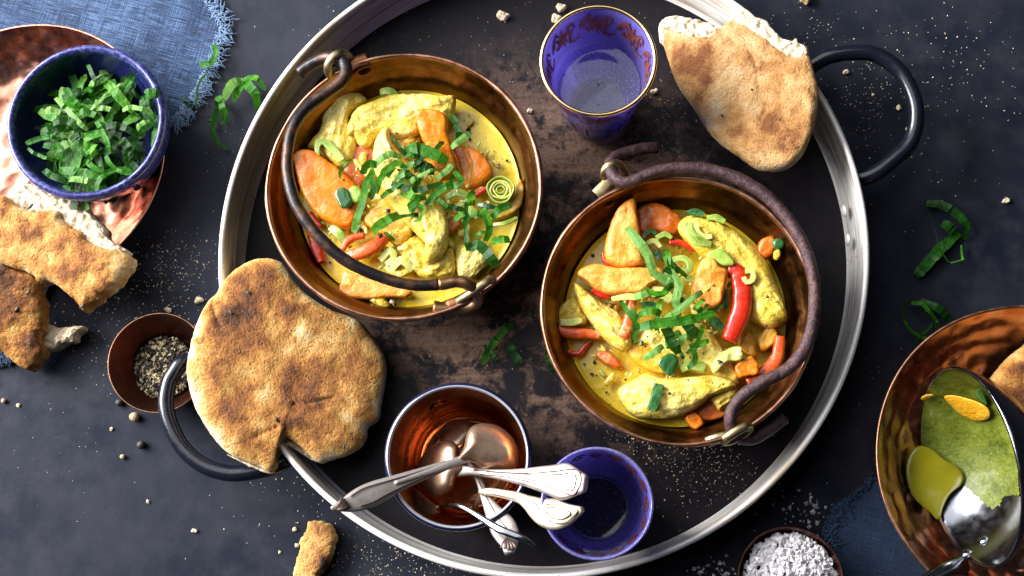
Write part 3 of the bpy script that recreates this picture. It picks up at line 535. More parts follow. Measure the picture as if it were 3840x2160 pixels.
for pts, wd, lab, kw in (
    ([(550, 645), (600, 610), (650, 580), (705, 592)], 36, "pale underside of a basil strip left of the bright leaf on the left curry", dict(tw=UP)),
    ([(715, 575), (790, 553), (860, 575), (938, 612)], 60, "bright green pointed basil leaf on top of the left curry", dict(tw=[.2, -.2, .1])),
    ([(462, 968), (490, 900), (515, 820), (530, 730), (562, 655)], 40, "long basil strip running down left of the central fillet", {}),
    ([(578, 772), (610, 700), (645, 648), (700, 625), (745, 672)], 32, "arched basil strip over the head of the central fillet", dict(arch=.007)),
    ([(655, 722), (720, 752), (800, 758), (870, 742), (912, 718)], 34, "horizontal basil strip across the central fillet", {}),
    ([(780, 630), (830, 650), (872, 665)], 62, "broad dark basil piece under the bright pointed leaf", dict(z=.068)),
    ([(830, 832), (880, 780), (930, 750), (1000, 738), (1022, 690), (970, 662)], 36, "basil strip looping right beside the carrot baton", dict(arch=.006)),
    ([(700, 770), (750, 800), (790, 830), (842, 870), (832, 902), (768, 915)], 18, "thin curled basil thread on the central fillet", {}),
    ([(738, 852), (780, 820), (802, 788)], 36, "stubby basil piece in the middle of the central fillet", {}),
    ([(800, 530), (870, 500), (950, 500), (1030, 552), (1066, 600), (1060, 680), (1045, 745)], 15, "thin basil ring standing over the carrot baton", dict(tw=[1.2, 1.3, 1.2], arch=.006)),
    ([(1035, 820), (1033, 900), (1030, 970), (1042, 1062)], 24, "narrow basil strip hanging down right of the fillet", {}),
    ([(1112, 850), (1140, 900), (1150, 970), (1128, 1012)], 36, "crumpled basil strip below the leek ring", {}),
    ([(1045, 1052), (1090, 1030), (1130, 1062), (1182, 1142)], 52, "wide basil leaf tip near the lower right rim", {}),
    ([(1158, 1020), (1200, 1010), (1252, 1008)], 38, "short basil strip touching the right rim of the left pot", {}),
    ([(560, 967), (610, 930), (660, 902), (692, 878)], 48, "dark folded basil leaf below the big carrot slice", {}),
    ([(618, 968), (672, 1012)], 18, "tiny basil sliver below the dark folded leaf", dict(n=8)),
    ([(878, 798), (960, 858)], 20, "little straight basil sliver right of the fillet", dict(n=8)),
    ([(600, 792), (660, 762), (720, 702), (752, 678)], 26, "slim basil strip crossing the arched one", {}),
    ([(540, 700), (580, 740), (545, 800)], 34, "basil fold at the left of the basil heap on the left curry", {}),
    ([(690, 690), (740, 640), (800, 620)], 30, "pale basil fold in the heart of the left basil heap", dict(tw=UP))):
    z = kw.pop('z', .070); basil('2', pts, z, wd, lab, GB1, **kw)
# --- right pot
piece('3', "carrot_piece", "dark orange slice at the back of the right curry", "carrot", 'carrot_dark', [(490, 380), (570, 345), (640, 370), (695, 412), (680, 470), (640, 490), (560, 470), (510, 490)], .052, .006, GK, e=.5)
piece('3', "chicken_piece", "large golden chicken fillet along the right side of the right curry", "chicken", 'chicken_gold', [(675, 455), (720, 402), (780, 402), (830, 420), (870, 430), (960, 490), (1040, 560), (1085, 620), (1130, 720), (1165, 820), (1172, 880), (1100, 910), (1040, 890), (1000, 850), (990, 740), (950, 650), (900, 640), (820, 605), (740, 545)], .056, .010, GC, amp=.0012, nf=150, jag=.0004)
piece('3', "chicken_piece", "yellow chicken scrap at the left edge of the right curry", "chicken", 'chicken_gold', [(130, 830), (210, 762), (250, 830), (270, 880), (200, 905), (140, 900)], .051, .005, GC, **CH)
piece('3', "pumpkin_piece", "orange yellow slice under the basil in the middle of the right curry", "pumpkin", 'pumpkin', [(450, 1000), (530, 955), (600, 1000), (645, 1060), (610, 1115), (530, 1092), (480, 1060)], .053, .006, GK, e=.5)
piece('3', "chicken_piece", "broad peppered chicken piece in the centre of the right curry", "chicken", 'chicken', [(470, 990), (560, 880), (660, 860), (770, 860), (830, 930), (880, 1000), (942, 1100), (950, 1165), (870, 1135), (760, 1110), (640, 1060), (560, 1010)], .054, .008, GC, amp=.0022, nf=110, jag=.0008, jf=260)
piece('3', "chicken_piece", "long pale chicken fillet on the left of the right curry", "chicken", 'chicken', [(205, 700), (260, 740), (330, 792), (400, 832), (430, 870), (460, 920), (470, 990), (430, 1012), (380, 990), (320, 930), (260, 850), (225, 780)], .056, .008, GC, **CH)
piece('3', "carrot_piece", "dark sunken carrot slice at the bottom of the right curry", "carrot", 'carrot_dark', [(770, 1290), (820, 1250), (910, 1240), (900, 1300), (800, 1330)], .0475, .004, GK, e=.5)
piece('3', "chicken_piece", "curved pale chicken fillet at the bottom of the right curry", "chicken", 'chicken', [(405, 1190), (480, 1140), (540, 1112), (600, 1132), (720, 1130), (830, 1122), (910, 1137), (942, 1180), (880, 1200), (820, 1222), (760, 1272), (670, 1312), (570, 1320), (490, 1310), (430, 1260)], .055, .010, GC, amp=.0018, nf=100, jag=.0006, jf=200)
piece('3', "chicken_piece", "ragged chicken tip beside the bottom fillet of the right curry", "chicken", 'chicken_gold', [(830, 1222), (942, 1180), (932, 1235), (870, 1280)], .053, .005, GC, **CH)
piece('3', "carrot_piece", "tall pale orange wedge at the upper left of the right curry", "carrot", 'carrot_pale', [(480, 322), (492, 400), (505, 470), (512, 560), (520, 620), (440, 637), (380, 622), (345, 580), (360, 480), (402, 380)], .060, .008, GK, e=.5)
piece('3', "carrot_piece", "long pale orange baton left of the basil in the right curry", "carrot", 'carrot_pale', [(222, 662), (300, 622), (400, 640), (520, 640), (600, 642), (612, 680), (540, 722), (520, 752), (400, 762), (320, 742), (270, 702)], .060, .008, GK, e=.5)
piece('3', "carrot_piece", "chunky sauce coated orange cube right of the basil", "carrot", 'carrot_pale', [(750, 690), (780, 612), (830, 592), (862, 640), (900, 660), (892, 712), (870, 802), (820, 832), (760, 792), (740, 740)], .061, .010, GK, e=.4, amp=.0015)
piece('3', "pumpkin_piece", "yellow orange chunk below the big golden fillet", "pumpkin", 'pumpkin', [(1035, 960), (1080, 905), (1122, 918), (1122, 970), (1062, 1012)], .051, .006, GK, e=.55)
piece('3', "pumpkin_piece", "orange yellow slice between the red arc and the lower pepper", "pumpkin", 'pumpkin', [(960, 930), (1000, 920), (1032, 1030), (990, 1032), (950, 990)], .051, .005, GK, e=.55)
piece('3', "carrot_piece", "small bright orange cube by the lower right bail", "carrot", 'carrot', [(935, 1080), (1010, 1037), (1045, 1110), (990, 1130), (950, 1132)], .057, .007, GK, e=.4)
piece('3', "carrot_piece", "short orange stick at the bottom rim of the right pot", "carrot", 'carrot', [(710, 1310), (758, 1290), (795, 1340), (762, 1366), (730, 1350)], .050, .005, GK, e=.45)
piece('3', "carrot_piece", "orange chunk stuck to the right inner wall of the right pot", "carrot", 'carrot_dark', [(1035, 545), (1060, 506), (1110, 500), (1112, 560), (1080, 596), (1045, 582)], .056, .006, GK, e=.6)
piece('3', "leek_piece", "green leek scrap on the orange chunk at the right wall", "leek", 'leek_dark', [(1105, 515), (1130, 500), (1165, 520), (1150, 550), (1112, 545)], .063, .003, GL, N=30)
piece('3', "seed_kernel", "yellow kernel below the leek scrap at the right wall", "kernel", 'pumpkin', [(1112, 560), (1138, 555), (1142, 585), (1125, 600), (1112, 585)], .062, .003, GL, N=24)
bar('3', "pepper_strip", "big glossy red pepper arc in the right curry", "pepper", 'red_pepper', [(905, 645), (945, 655), (968, 730), (965, 820), (938, 900), (908, 965)], .064, [70, 84, 92, 92, 92, 90, 70], .009, GP, n=40, e=.6)
bar('3', "pepper_strip", "curved orange red pepper strip under the lower right bail", "pepper", 'orange_pepper', [(1140, 945), (1128, 1040), (1075, 1105), (990, 1150)], .056, [50, 60, 66, 50], .007, GP, n=34)
bar('3', "pepper_strip", "orange red pepper strip at the left wall of the right pot", "pepper", 'orange_pepper', [(125, 905), (190, 930), (270, 932), (330, 942)], .053, [40, 55, 50, 40], .006, GP)
bar('3', "pepper_strip", "small red pepper curl below the left pepper strip", "pepper", 'red_pepper', [(180, 1015), (230, 1022), (258, 990), (275, 968)], .049, [24, 26, 20], .004, GP)
piece('3', "pepper_strip", "red pepper wedge afloat in the lower left sauce", "pepper", 'orange_pepper', [(308, 1022), (370, 1018), (427, 1080), (400, 1092), (340, 1068)], .049, .005, GP, e=.55)
bar('3', "pepper_strip", "upright red pepper stick left of the basil", "pepper", 'orange_pepper', [(475, 785), (462, 860), (430, 950)], .063, [34, 56, 50], .006, GP)
bar('3', "pepper_strip", "thin red pepper sliver behind the leek near the back", "pepper", 'red_pepper', [(640, 520), (690, 520), (750, 555)], .057, [24, 30, 20], .004, GP)
bar('3', "pepper_strip", "red pepper edge below the tall orange wedge", "pepper", 'red_pepper', [(338, 565), (355, 610), (410, 632)], .058, [16, 24, 18], .004, GP)
bar('3', "pepper_strip", "red pepper edge below the long orange baton", "pepper", 'red_pepper', [(290, 735), (330, 758), (370, 768)], .058, [24, 28, 18], .004, GP)
bar('3', "leek_piece", "bright green leek half ring on the golden fillet", "leek", 'leek', [(728, 430), (728, 478), (768, 515), (828, 528)], .068, [38, 50, 48, 30], .005, GL, arch=.002, n=34)
bar('3', "leek_piece", "inner leek ring nested in the bright green half ring", "leek", 'leek_pale', [(760, 440), (770, 475), (800, 495), (832, 490)], .068, [24, 30, 24], .004, GL)
bar('3', "leek_piece", "dark green leek end at the top of the golden fillet", "leek", 'leek_dark', [(722, 388), (758, 380), (795, 395)], .066, [26, 34, 26], .004, GL)
bar('3', "leek_piece", "frilly leek shred at the back of the golden fillet", "leek", 'leek', [(810, 410), (850, 405), (890, 425)], .066, [24, 34, 24], .004, GL)
piece('3', "leek_piece", "pale green leek flap above the chunky orange cube", "leek", 'leek', [(805, 580), (860, 548), (910, 575), (932, 622), (880, 625), (840, 605)], .068, .0025, GL, e=.5)
bar('3', "leek_piece", "small pale yellow leek ring beside the red arc", "leek", 'leek_pale', [(985, 650), (1015, 650), (1020, 685), (990, 700), (975, 675)], .068, [22, 26, 22], .004, GL, n=30)
bar('3', "leek_piece", "green leek loop in the middle behind the basil", "leek", 'leek', [(655, 600), (700, 590), (735, 615), (725, 650), (680, 640)], .063, [30, 34, 30], .004, GL, n=30)
bar('3', "leek_piece", "pale green leek oval above the basil cross", "leek", 'leek', [(700, 690), (735, 680), (740, 700)], .063, [30, 36, 28], .004, GL)
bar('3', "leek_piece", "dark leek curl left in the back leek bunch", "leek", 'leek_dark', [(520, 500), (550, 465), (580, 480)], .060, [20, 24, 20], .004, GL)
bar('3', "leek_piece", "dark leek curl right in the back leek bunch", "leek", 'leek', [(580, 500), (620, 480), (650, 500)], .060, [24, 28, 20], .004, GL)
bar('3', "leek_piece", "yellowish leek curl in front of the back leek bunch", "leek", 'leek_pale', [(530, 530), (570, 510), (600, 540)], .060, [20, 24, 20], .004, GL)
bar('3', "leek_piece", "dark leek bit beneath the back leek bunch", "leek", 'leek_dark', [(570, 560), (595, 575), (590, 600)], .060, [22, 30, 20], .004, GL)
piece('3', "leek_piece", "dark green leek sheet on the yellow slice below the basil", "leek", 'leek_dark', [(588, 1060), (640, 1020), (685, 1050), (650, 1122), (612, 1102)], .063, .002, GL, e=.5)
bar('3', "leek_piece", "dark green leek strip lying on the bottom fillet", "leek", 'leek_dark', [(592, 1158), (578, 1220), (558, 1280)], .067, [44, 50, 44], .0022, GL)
piece('3', "leek_piece", "pale ruffled leek leaf with pepper at the lower centre", "leek", 'leek_pale', [(830, 1075), (880, 1012), (960, 990), (972, 1050), (905, 1062), (850, 1112)], .064, .003, GL, e=.6, amp=.0015)
bar('3', "leek_piece", "light green leek rib pointing left from the basil", "leek", 'leek_pale', [(378, 776), (450, 764), (515, 770)], .070, [22, 30, 28], .004, GL)
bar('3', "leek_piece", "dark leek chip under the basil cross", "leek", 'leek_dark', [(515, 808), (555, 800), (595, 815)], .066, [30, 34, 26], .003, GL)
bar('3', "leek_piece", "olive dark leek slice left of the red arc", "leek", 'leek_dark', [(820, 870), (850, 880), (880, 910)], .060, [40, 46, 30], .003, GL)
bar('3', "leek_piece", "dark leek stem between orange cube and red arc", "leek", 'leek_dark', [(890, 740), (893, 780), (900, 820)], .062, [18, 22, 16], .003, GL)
bar('3', "leek_piece", "pale leek crumble in the heart of the right curry", "leek", 'leek_pale', [(560, 740), (610, 750), (650, 780)], .064, [50, 60, 44], .004, GL)
bar('3', "leek_piece", "pale leek strip beside the lower dark sheet", "leek", 'leek', [(690, 1090), (740, 1070), (800, 1090)], .062, [40, 50, 40], .004, GL)
bar('3', "leek_piece", "leek scrap on the left chicken scrap", "leek", 'leek_pale', [(150, 880), (200, 880), (245, 870)], .057, [30, 36, 24], .003, GL)
GB2 = "basil strips on the right curry"
for pts, wd, lab, kw in (
    ([(448, 448), (500, 520), (540, 575), (560, 640), (592, 702), (650, 692), (662, 660)], 40, "long pale basil strip curling down from the tall orange wedge", dict(tw=[3.2, 3.0, 3.3, 3.1])),
    ([(625, 550), (640, 620), (660, 680), (682, 722), (660, 790), (682, 852)], 38, "long basil strip down the middle of the right curry", dict(tw=[.4, -.4, 2.8, 3.2])),
    ([(790, 742), (740, 780), (680, 830), (618, 862)], 28, "slanting basil strip upper right in the basil cross", dict(tw=UP)),
    ([(493, 905), (600, 886), (700, 880), (842, 838)], 42, "wide horizontal basil strip of the basil cross", dict(tw=[.1, -.2, .1], z=.0755)),
    ([(620, 905), (650, 970), (682, 1022)], 48, "bright green basil piece pointing down from the cross", dict(tw=[.3, .1, -.2])),
    ([(612, 985), (570, 1022), (523, 1046)], 32, "pale basil strip pointing lower left", dict(tw=UP)),
    ([(423, 788), (460, 850), (490, 900), (480, 962)], 24, "slim dark basil strip over the upright pepper stick", {}),
    ([(790, 895), (772, 970), (718, 1022)], 20, "thin basil strip curving down right of the cross", {}),
    ([(712, 885), (742, 925), (775, 935)], 50, "dark crumpled basil leaf at the right of the cross", {}),
    ([(800, 775), (750, 825)], 22, "short basil sliver above the cross", dict(n=8)),
    ([(500, 850), (550, 832), (602, 842)], 34, "small dark basil leaf left of the cross", {}),
    ([(620, 660), (650, 640), (690, 650)], 34, "dark basil knot behind the long middle strip", {})):
    z = kw.pop('z', .0735); basil('3', pts, z, wd, lab, GB2, **kw)

def bits(c, R, pal, n, label, seed, size):
    rnd = random.Random(seed); V = []; Fc = []
    for k in range(n):
        a = rnd.uniform(0, 6.283); r = R*.70*math.sqrt(rnd.random()); hz = ZS+.002+.0165*max(0, 1-(r/(R*.74))**2)*rnd.uniform(.5, 1.05)
        p = np.array([c[0]+r*math.cos(a), c[1]+r*math.sin(a), hz]); th = rnd.uniform(0, 6.283); L = rnd.uniform(.4, 1)*size; bd = rnd.gauss(0, 1.2)
        path = []
        for s in range(5): path.append(p.copy()); p = p+np.array([math.cos(th), math.sin(th), rnd.uniform(-.2, .2)])*L/4; th += bd/4
        v, f, _ = strip_geo(path, [L*.35, L*.5, L*.3], [L*.22, L*.3, L*.2], nseg=6, e=.7, rough=L*.06, rf=900, seed=k); off = len(V); V += v; Fc += [tuple(q+off for q in ff) for ff in f]
    return tag(mk("curry_bits", V, Fc, MT[pal]), label, "bits", kind='stuff')
for c_, R_, s_, w_ in ((c1, R1, 61, "left"), (c2, R2, 71, "right")):
    bits(c_, R_, 'chicken', 46, "torn chicken shreds packed between the pieces of the %s curry" % w_, s_+4, .0105)
    bits(c_, R_, 'leek_pale', 90, "pale leek and onion shreds strewn through the %s curry" % w_, s_, .0052)
    bits(c_, R_, 'leek', 45, "small green leek shreds strewn through the %s curry" % w_, s_+1, .0045)
    bits(c_, R_, 'chicken', 80, "small chicken and garlic crumbs strewn through the %s curry" % w_, s_+2, .0038)
    bits(c_, R_, 'orange_pepper', 14, "tiny red pepper bits strewn through the %s curry" % w_, s_+3, .0042)

rnd = random.Random(77)
for fr_, cx_, cy_, sx_, sy_, n_, lab_, gb_ in (('2', 770, 690, 150, 80, 22, "thin basil shred tangled in the basil heap of the left curry", GB1), ('2', 1100, 930, 60, 90, 6, "loose basil shred near the right wall of the left curry", GB1), ('3', 665, 850, 95, 120, 18, "thin basil shred tangled in the basil cross of the right curry", GB2)):
    for k in range(n_):
        x, y = rnd.gauss(cx_, sx_), rnd.gauss(cy_, sy_); th = rnd.uniform(0, 6.28); L = rnd.uniform(55, 150); bd = rnd.gauss(0, .5); q = []
        for s in range(4): q.append((x, y)); x += math.cos(th)*L/3; y += math.sin(th)*L/3; th += bd
        basil(fr_, q, .0665+rnd.uniform(0, .005), rnd.uniform(14, 40), lab_, gb_, arch=rnd.uniform(.001, .006), tw=(UP if rnd.random() < .2 else [rnd.gauss(0, .5) for _ in range(4)]))
# ================================================================== breads
def crust(fr, name, label, mat, pts, z, h, spots=(), pale=.55, bias=.42, seed=1, N=190, parent=None, cracks=(), lump=.0016, jag=.0006, low=.6, cat="bread", e=.55, K=26, jf=420):
    s0 = FR[fr][2]
    spw = [(P(*U(fr, [(x, y)])[0], h+.02)[:2], px(r/s0), a) for x, y, r, a in spots]
    ckw = []
    for ck, wd, dp in cracks:
        ckw.append((np.array([p[:2] for p in spline(W(fr, ck, h+.02), 30)]), wd, dp))
    def br(p, k):
        v = bias+.15+.55*nz2(p, 30, seed)+.34*nz2(p, 95, seed+5)-pale*max(0, 1-k*2.6)**1.5+.55*max(0, nz2(p, 85, seed+15)-.05)-.25*max(0, -nz2(p, 85, seed+15))
        for c, r, a in spw:
            v += a*math.exp(-((p[0]-c[0])**2+(p[1]-c[1])**2)/(r*r))
        for q, wd, dp in ckw:
            d = np.min(np.hypot(q[:, 0]-p[0], q[:, 1]-p[1]))
            if d < wd: v += .5*(1-d/wd)
        return v
    def dip(p):
        z_ = lump*nz2(p, 48, seed+9)+.0022*max(0, nz2(p, 85, seed+15)-.05)+.0007*nz2(p, 160, seed+11)
        for q, wd, dp in ckw:
            d = np.min(np.hypot(q[:, 0]-p[0], q[:, 1]-p[1]))
            if d < wd*2.5: z_ -= dp*math.exp(-(d/wd)**2)
        return z_
    o = pillow("crust", W(fr, pts, z), h, MT[mat], parent, N=N, K=K, e=e, low=low, amp=.0004, nf=500, jag=jag, jf=jf, seed=seed, core=.8, brown=br, dip=dip)
    return o
def crumb_part(fr, pts, z, h, parent, seed=3, amp=.0022, N=120):
    return pillow("torn_crumb", W(fr, pts, z), h, MT['crumb'], parent, N=N, K=16, e=.6, low=.8, amp=amp, nf=330, jag=.0014, jf=420, seed=seed, core=.85)
def bread_thing(fr, at, z, label, group="pieces of flatbread"):
    return thing("flatbread", P(*U(fr, [at])[0], z), label, "bread", group)
# whole flatbread leaning on the tray rim
zb = zlin((700, 1400, .050), (1380, 1250, .022))
B = bread_thing('6', (740, 720), .01, "whole oval flatbread with a torn notch leaning over the left tray rim")
cr = crust('6', "crust", "", 'bread', [(362, 262), (430, 190), (520, 130), (605, 110), (690, 125), (740, 170), (790, 250), (870, 330), (1000, 410), (1150, 470), (1230, 560), (1290, 650), (1312, 750), (1300, 850), (1280, 960), (1268, 1040), (1205, 1085), (1195, 1150), (1150, 1210), (1060, 1255), (970, 1282), (935, 1293), (885, 1262), (850, 1228), (800, 1185), (722, 1142), (700, 1190), (664, 1240), (682, 1292), (668, 1332), (630, 1345), (590, 1320), (520, 1290), (430, 1255), (350, 1190), (290, 1110), (240, 1030), (200, 950), (175, 850), (163, 750), (175, 650), (205, 530), (250, 420), (295, 350), (345, 300)], zb, .011,
      spots=[(620, 180, 90, .22), (540, 430, 90, .28), (860, 880, 110, .25), (480, 1060, 90, .2), (700, 560, 130, .12), (880, 380, 140, .14), (330, 800, 90, .14), (260, 560, 90, -.25), (230, 900, 80, -.25), (430, 1180, 90, -.22), (850, 560, 80, -.2), (980, 620, 90, -.18), (1100, 1000, 90, -.15)], seed=4.2, parent=B,
      cracks=[([(365, 300), (350, 400), (375, 480), (405, 540)], .0011, .0022), ([(800, 960), (900, 945), (960, 930), (1010, 915)], .0008, .0014), ([(610, 1140), (680, 1110), (725, 1085)], .0008, .0012)], jag=.0005)
crumb_part('6', [(720, 1150), (800, 1175), (870, 1225), (930, 1280), (905, 1285), (840, 1250), (770, 1205), (715, 1180)], zlin((700, 1400, .042), (1380, 1250, .018)), .005, B, 5)
crumb_part('6', [(520, 1290), (600, 1325), (660, 1335), (640, 1352), (580, 1335), (470, 1285), (390, 1240)], zb, .003, B, 6, amp=.001)
for x, y, L, a in ((512, 303, 16, .5), (410, 420, 20, .9), (672, 1036, 17, 1.3), (1250, 694, 13, 1.4), (463, 645, 9, -.7), (1064, 1195, 12, 1.4), (843, 785, 6, .5), (1108, 1150, 6, .3)):
    s_ = U('6', [(x-L*math.cos(a), y-L*math.sin(a)), (x, y), (x+L*math.cos(a), y+L*math.sin(a))])
    zz = zb(s_[1][0], s_[1][1])+.0118; strip("nigella_seed", [P(q[0], q[1], zz) for q in s_], [.0006, .0016, .0006], .0010, MT['flake_black'], cr, nseg=6)
# torn flatbread at the top right
zt = zlin((2480, 250, .024), (3000, 350, .050))
B = bread_thing('4', (1450, 560), .01, "torn flatbread half with white crumb resting on the upper right tray rim")
crumb_part('4', [(917, 165), (960, 120), (1020, 110), (1100, 125), (1180, 140), (1240, 170), (1292, 200), (1306, 245), (1260, 290), (1100, 290), (950, 270)], zt, .009, B, 7, amp=.003)
crumb_part('4', [(1330, 150), (1370, 95), (1410, 72), (1460, 85), (1500, 130), (1560, 142), (1600, 200), (1660, 262), (1720, 272), (1740, 250), (1762, 282), (1812, 312), (1822, 355), (1760, 400), (1660, 380), (1580, 330), (1480, 250), (1380, 200)], zt, .010, B, 8, amp=.0032)
cr = crust('4', "crust", "", 'pale_bread', [(917, 172), (940, 232), (990, 250), (1080, 248), (1160, 262), (1240, 262), (1290, 238), (1306, 190), (1340, 152), (1385, 132), (1450, 165), (1510, 215), (1570, 265), (1640, 322), (1700, 348), (1765, 362), (1822, 352), (1850, 450), (1874, 560), (1872, 680), (1850, 780), (1812, 890), (1760, 970), (1682, 1025), (1580, 1033), (1500, 1012), (1400, 942), (1300, 872), (1220, 792), (1150, 682), (1080, 582), (1030, 502), (990, 402), (958, 300)], zt, .013,
      spots=[(1190, 330, 40, .35), (1120, 420, 90, .22), (1020, 330, 60, .2), (1180, 560, 70, .2), (1780, 470, 60, .25), (1460, 800, 90, .2), (1560, 820, 70, .2), (1340, 860, 70, .2), (1690, 880, 90, .15), (1450, 700, 60, -.2), (1280, 520, 80, -.18), (1600, 450, 90, -.15)], seed=9.1, parent=B, pale=.3, bias=.40, lump=.0026,
      cracks=[([(1425, 350), (1470, 450), (1485, 540), (1500, 640), (1540, 700), (1500, 780)], .0010, .0014)], jag=.0005)
for x, y, L, a in ((1300, 698, 10, 1.2), (1650, 722, 6, .4), (1480, 540, 6, 1.4)):
    s_ = U('4', [(x-L*math.cos(a), y-L*math.sin(a)), (x, y), (x+L*math.cos(a), y+L*math.sin(a))]); zz = zt(s_[1][0], s_[1][1])+.0135
    strip("nigella_seed", [P(q[0], q[1], zz) for q in s_], [.0006, .0016, .0006], .0010, MT['flake_black'], cr, nseg=6)
# torn bread on the copper plate
zc = lambda x, y: .034
B = bread_thing('5', (350, 480), .02, "big torn flatbread slab lying across the edge of the hammered copper plate")
crumb_part('5', [(60, 168), (140, 110), (220, 130), (290, 170), (360, 190), (440, 202), (500, 242), (560, 312), (612, 362), (627, 420), (700, 468), (740, 500), (650, 540), (560, 500), (440, 420), (360, 330), (250, 310), (120, 290)], lambda x, y: .031, .009, B, 9, amp=.0032, N=150)
cr = crust('5', "crust", "", 'bread', [(-80, 170), (0, 178), (60, 190), (120, 242), (180, 270), (250, 282), (310, 265), (360, 282), (372, 322), (420, 362), (490, 392), (522, 442), (590, 472), (650, 492), (700, 482), (752, 522), (780, 556), (740, 612), (690, 682), (620, 742), (550, 792), (490, 832), (468, 800), (430, 760), (380, 722), (330, 682), (290, 666), (240, 672), (200, 622), (120, 602), (0, 562), (-80, 545)], zlin((100, 900, .036), (480, 1050, .030)), .012,
      spots=[(20, 280, 90, .3), (300, 300, 60, .25), (160, 420, 70, .1), (540, 520, 60, .15), (60, 520, 80, .15), (330, 600, 90, -.2), (480, 700, 90, -.15), (650, 600, 60, .05)], seed=12.7, parent=B, pale=.25, bias=.22, lump=.0018, jag=.0022, e=.4)
for x, y, r in ((224, 322, .0022), (172, 233, .0022), (466, 797, .002), (335, 632, .001), (555, 755, .001), (455, 503, .001)):
    q = P(*U('5', [(x, y)])[0], .0445); strip("nigella_seed", [q-np.array([r*.7, r*.7, 0]), q, q+np.array([r*.7, r*.7, 0])], [r*.5, r, r*.5], .0012, MT['flake_black'], cr, nseg=6)
B = bread_thing('5', (120, 850), .0, "darker torn flatbread piece below the copper plate at the left edge")
crumb_part('5', [(235, 890), (300, 908), (350, 925), (400, 920), (470, 912), (487, 930), (442, 962), (436, 1002), (390, 1012), (330, 1042), (280, 1052), (235, 1020)], lambda x, y: .010, .008, B, 11, amp=.003)
cr = crust('5', "crust", "", 'bread', [(-80, 550), (0, 560), (60, 570), (110, 602), (150, 622), (220, 642), (246, 682), (252, 722), (270, 800), (265, 872), (272, 932), (242, 962), (260, 1012), (276, 1072), (240, 1112), (200, 1162), (150, 1152), (90, 1112), (20, 1052), (-80, 990)], zlin((60, 1000, .034), (130, 1360, .012)), .012,
      spots=[(60, 640, 90, .3), (200, 780, 90, .25), (90, 800, 90, .2), (180, 1000, 90, .3), (60, 950, 60, -.05)], seed=15.3, parent=B, pale=.25, bias=.34, lump=.002, jag=.0022, e=.4)
for x, y, r in ((95, 812, .0026), (160, 718, .0022), (30, 700, .001), (218, 640, .001)):
    q = P(*U('5', [(x, y)])[0], .040 if y < 760 else .036); strip("nigella_seed", [q-np.array([r*.5, r*.7, 0]), q, q+np.array([r*.5, r*.7, 0])], [r*.5, r, r*.5], .0012, MT['flake_black'], cr, nseg=6)
B = bread_thing('m4', (2380, 1250), .0, "small torn bread scrap with a black burnt spot below the tray")
cr = crust('m4', "crust", "", 'charred_bread', [(2320, 1040), (2350, 1030), (2440, 1040), (2500, 1080), (2532, 1160), (2520, 1210), (2502, 1280), (2480, 1340), (2440, 1400), (2400, 1440), (2390, 1510), (2240, 1510), (2210, 1440), (2230, 1340), (2262, 1230), (2250, 1190), (2292, 1130), (2312, 1090)], .006, .008,
      spots=[(2405, 1365, 70, 1.0), (2390, 1230, 60, .2), (2440, 1100, 60, .1)], seed=18, parent=B, pale=.35, bias=.12, N=110, K=16, lump=.001, jag=.0016)
B = bread_thing('S', (3012, -6), .0, "brown crust scrap cut off by the top edge of the picture", "pieces of flatbread")
crust('S', "crust", "", 'charred_bread', [(2995, -30), (3030, -30), (3036, 2), (3028, 18), (3014, 10), (3000, 0)], .003, .004, seed=21, parent=B, N=60, K=8, lump=.0005, jag=.001)
# ================================================================== hammered plate, napkin, basil bowl (upper left)
pc = P(104, 581, .030); Rp = 548/F*.815
nap = thing("napkin", P(500, 200, 0), "faded blue linen napkin with frayed edge under the copper plate", "napkin", "linen napkins")
def coons(T, Bt, L, Rr, nu, nv):
    T, Bt, L, Rr = spline(T, nu), spline(Bt, nu), spline(L, nv), spline(Rr, nv); out = []
    for j in range(nv):
        v = j/(nv-1)
        for i in range(nu):
            u = i/(nu-1)
            p = (1-v)*T[i]+v*Bt[i]+(1-u)*L[j]+u*Rr[j]-((1-u)*(1-v)*T[0]+u*(1-v)*T[-1]+(1-u)*v*Bt[0]+u*v*Bt[-1]); out.append(p)
    return out
def cloth_sheet(o, T, Bt, L, Rr, mat, nu=90, nv=90, amp=.0018, seed=0, base=.0022):
    pts = coons(T, Bt, L, Rr, nu, nv); V = []
    for p in pts:
        q = P(p[0], p[1], base); q[2] = base+.0008+amp*(nz2((q[0], q[1], 0), 22, seed)+.35*nz((q[0], q[1], 0), 70, seed)); V.append((q[0], q[1], max(q[2], .001)))
    return mk("linen", V, grid_faces(nv, nu, wrap=False)[::1], MT[mat], o, uv=[(v[0]-.3*v[1], v[1]+.3*v[0]) for v in V])
right = [(735, -60), (790, 20), (818, 70), (838, 105), (818, 150), (800, 190), (785, 235), (745, 330), (700, 395), (672, 432), (635, 462)]
cloth_sheet(nap, [(-120, -60), (200, -60), (500, -60), (735, -60)], [(30, 1365), (200, 1050), (420, 700), (635, 462)], [(-120, -60), (-110, 500), (-60, 1000), (30, 1365)], right, 'denim_linen', seed=2)
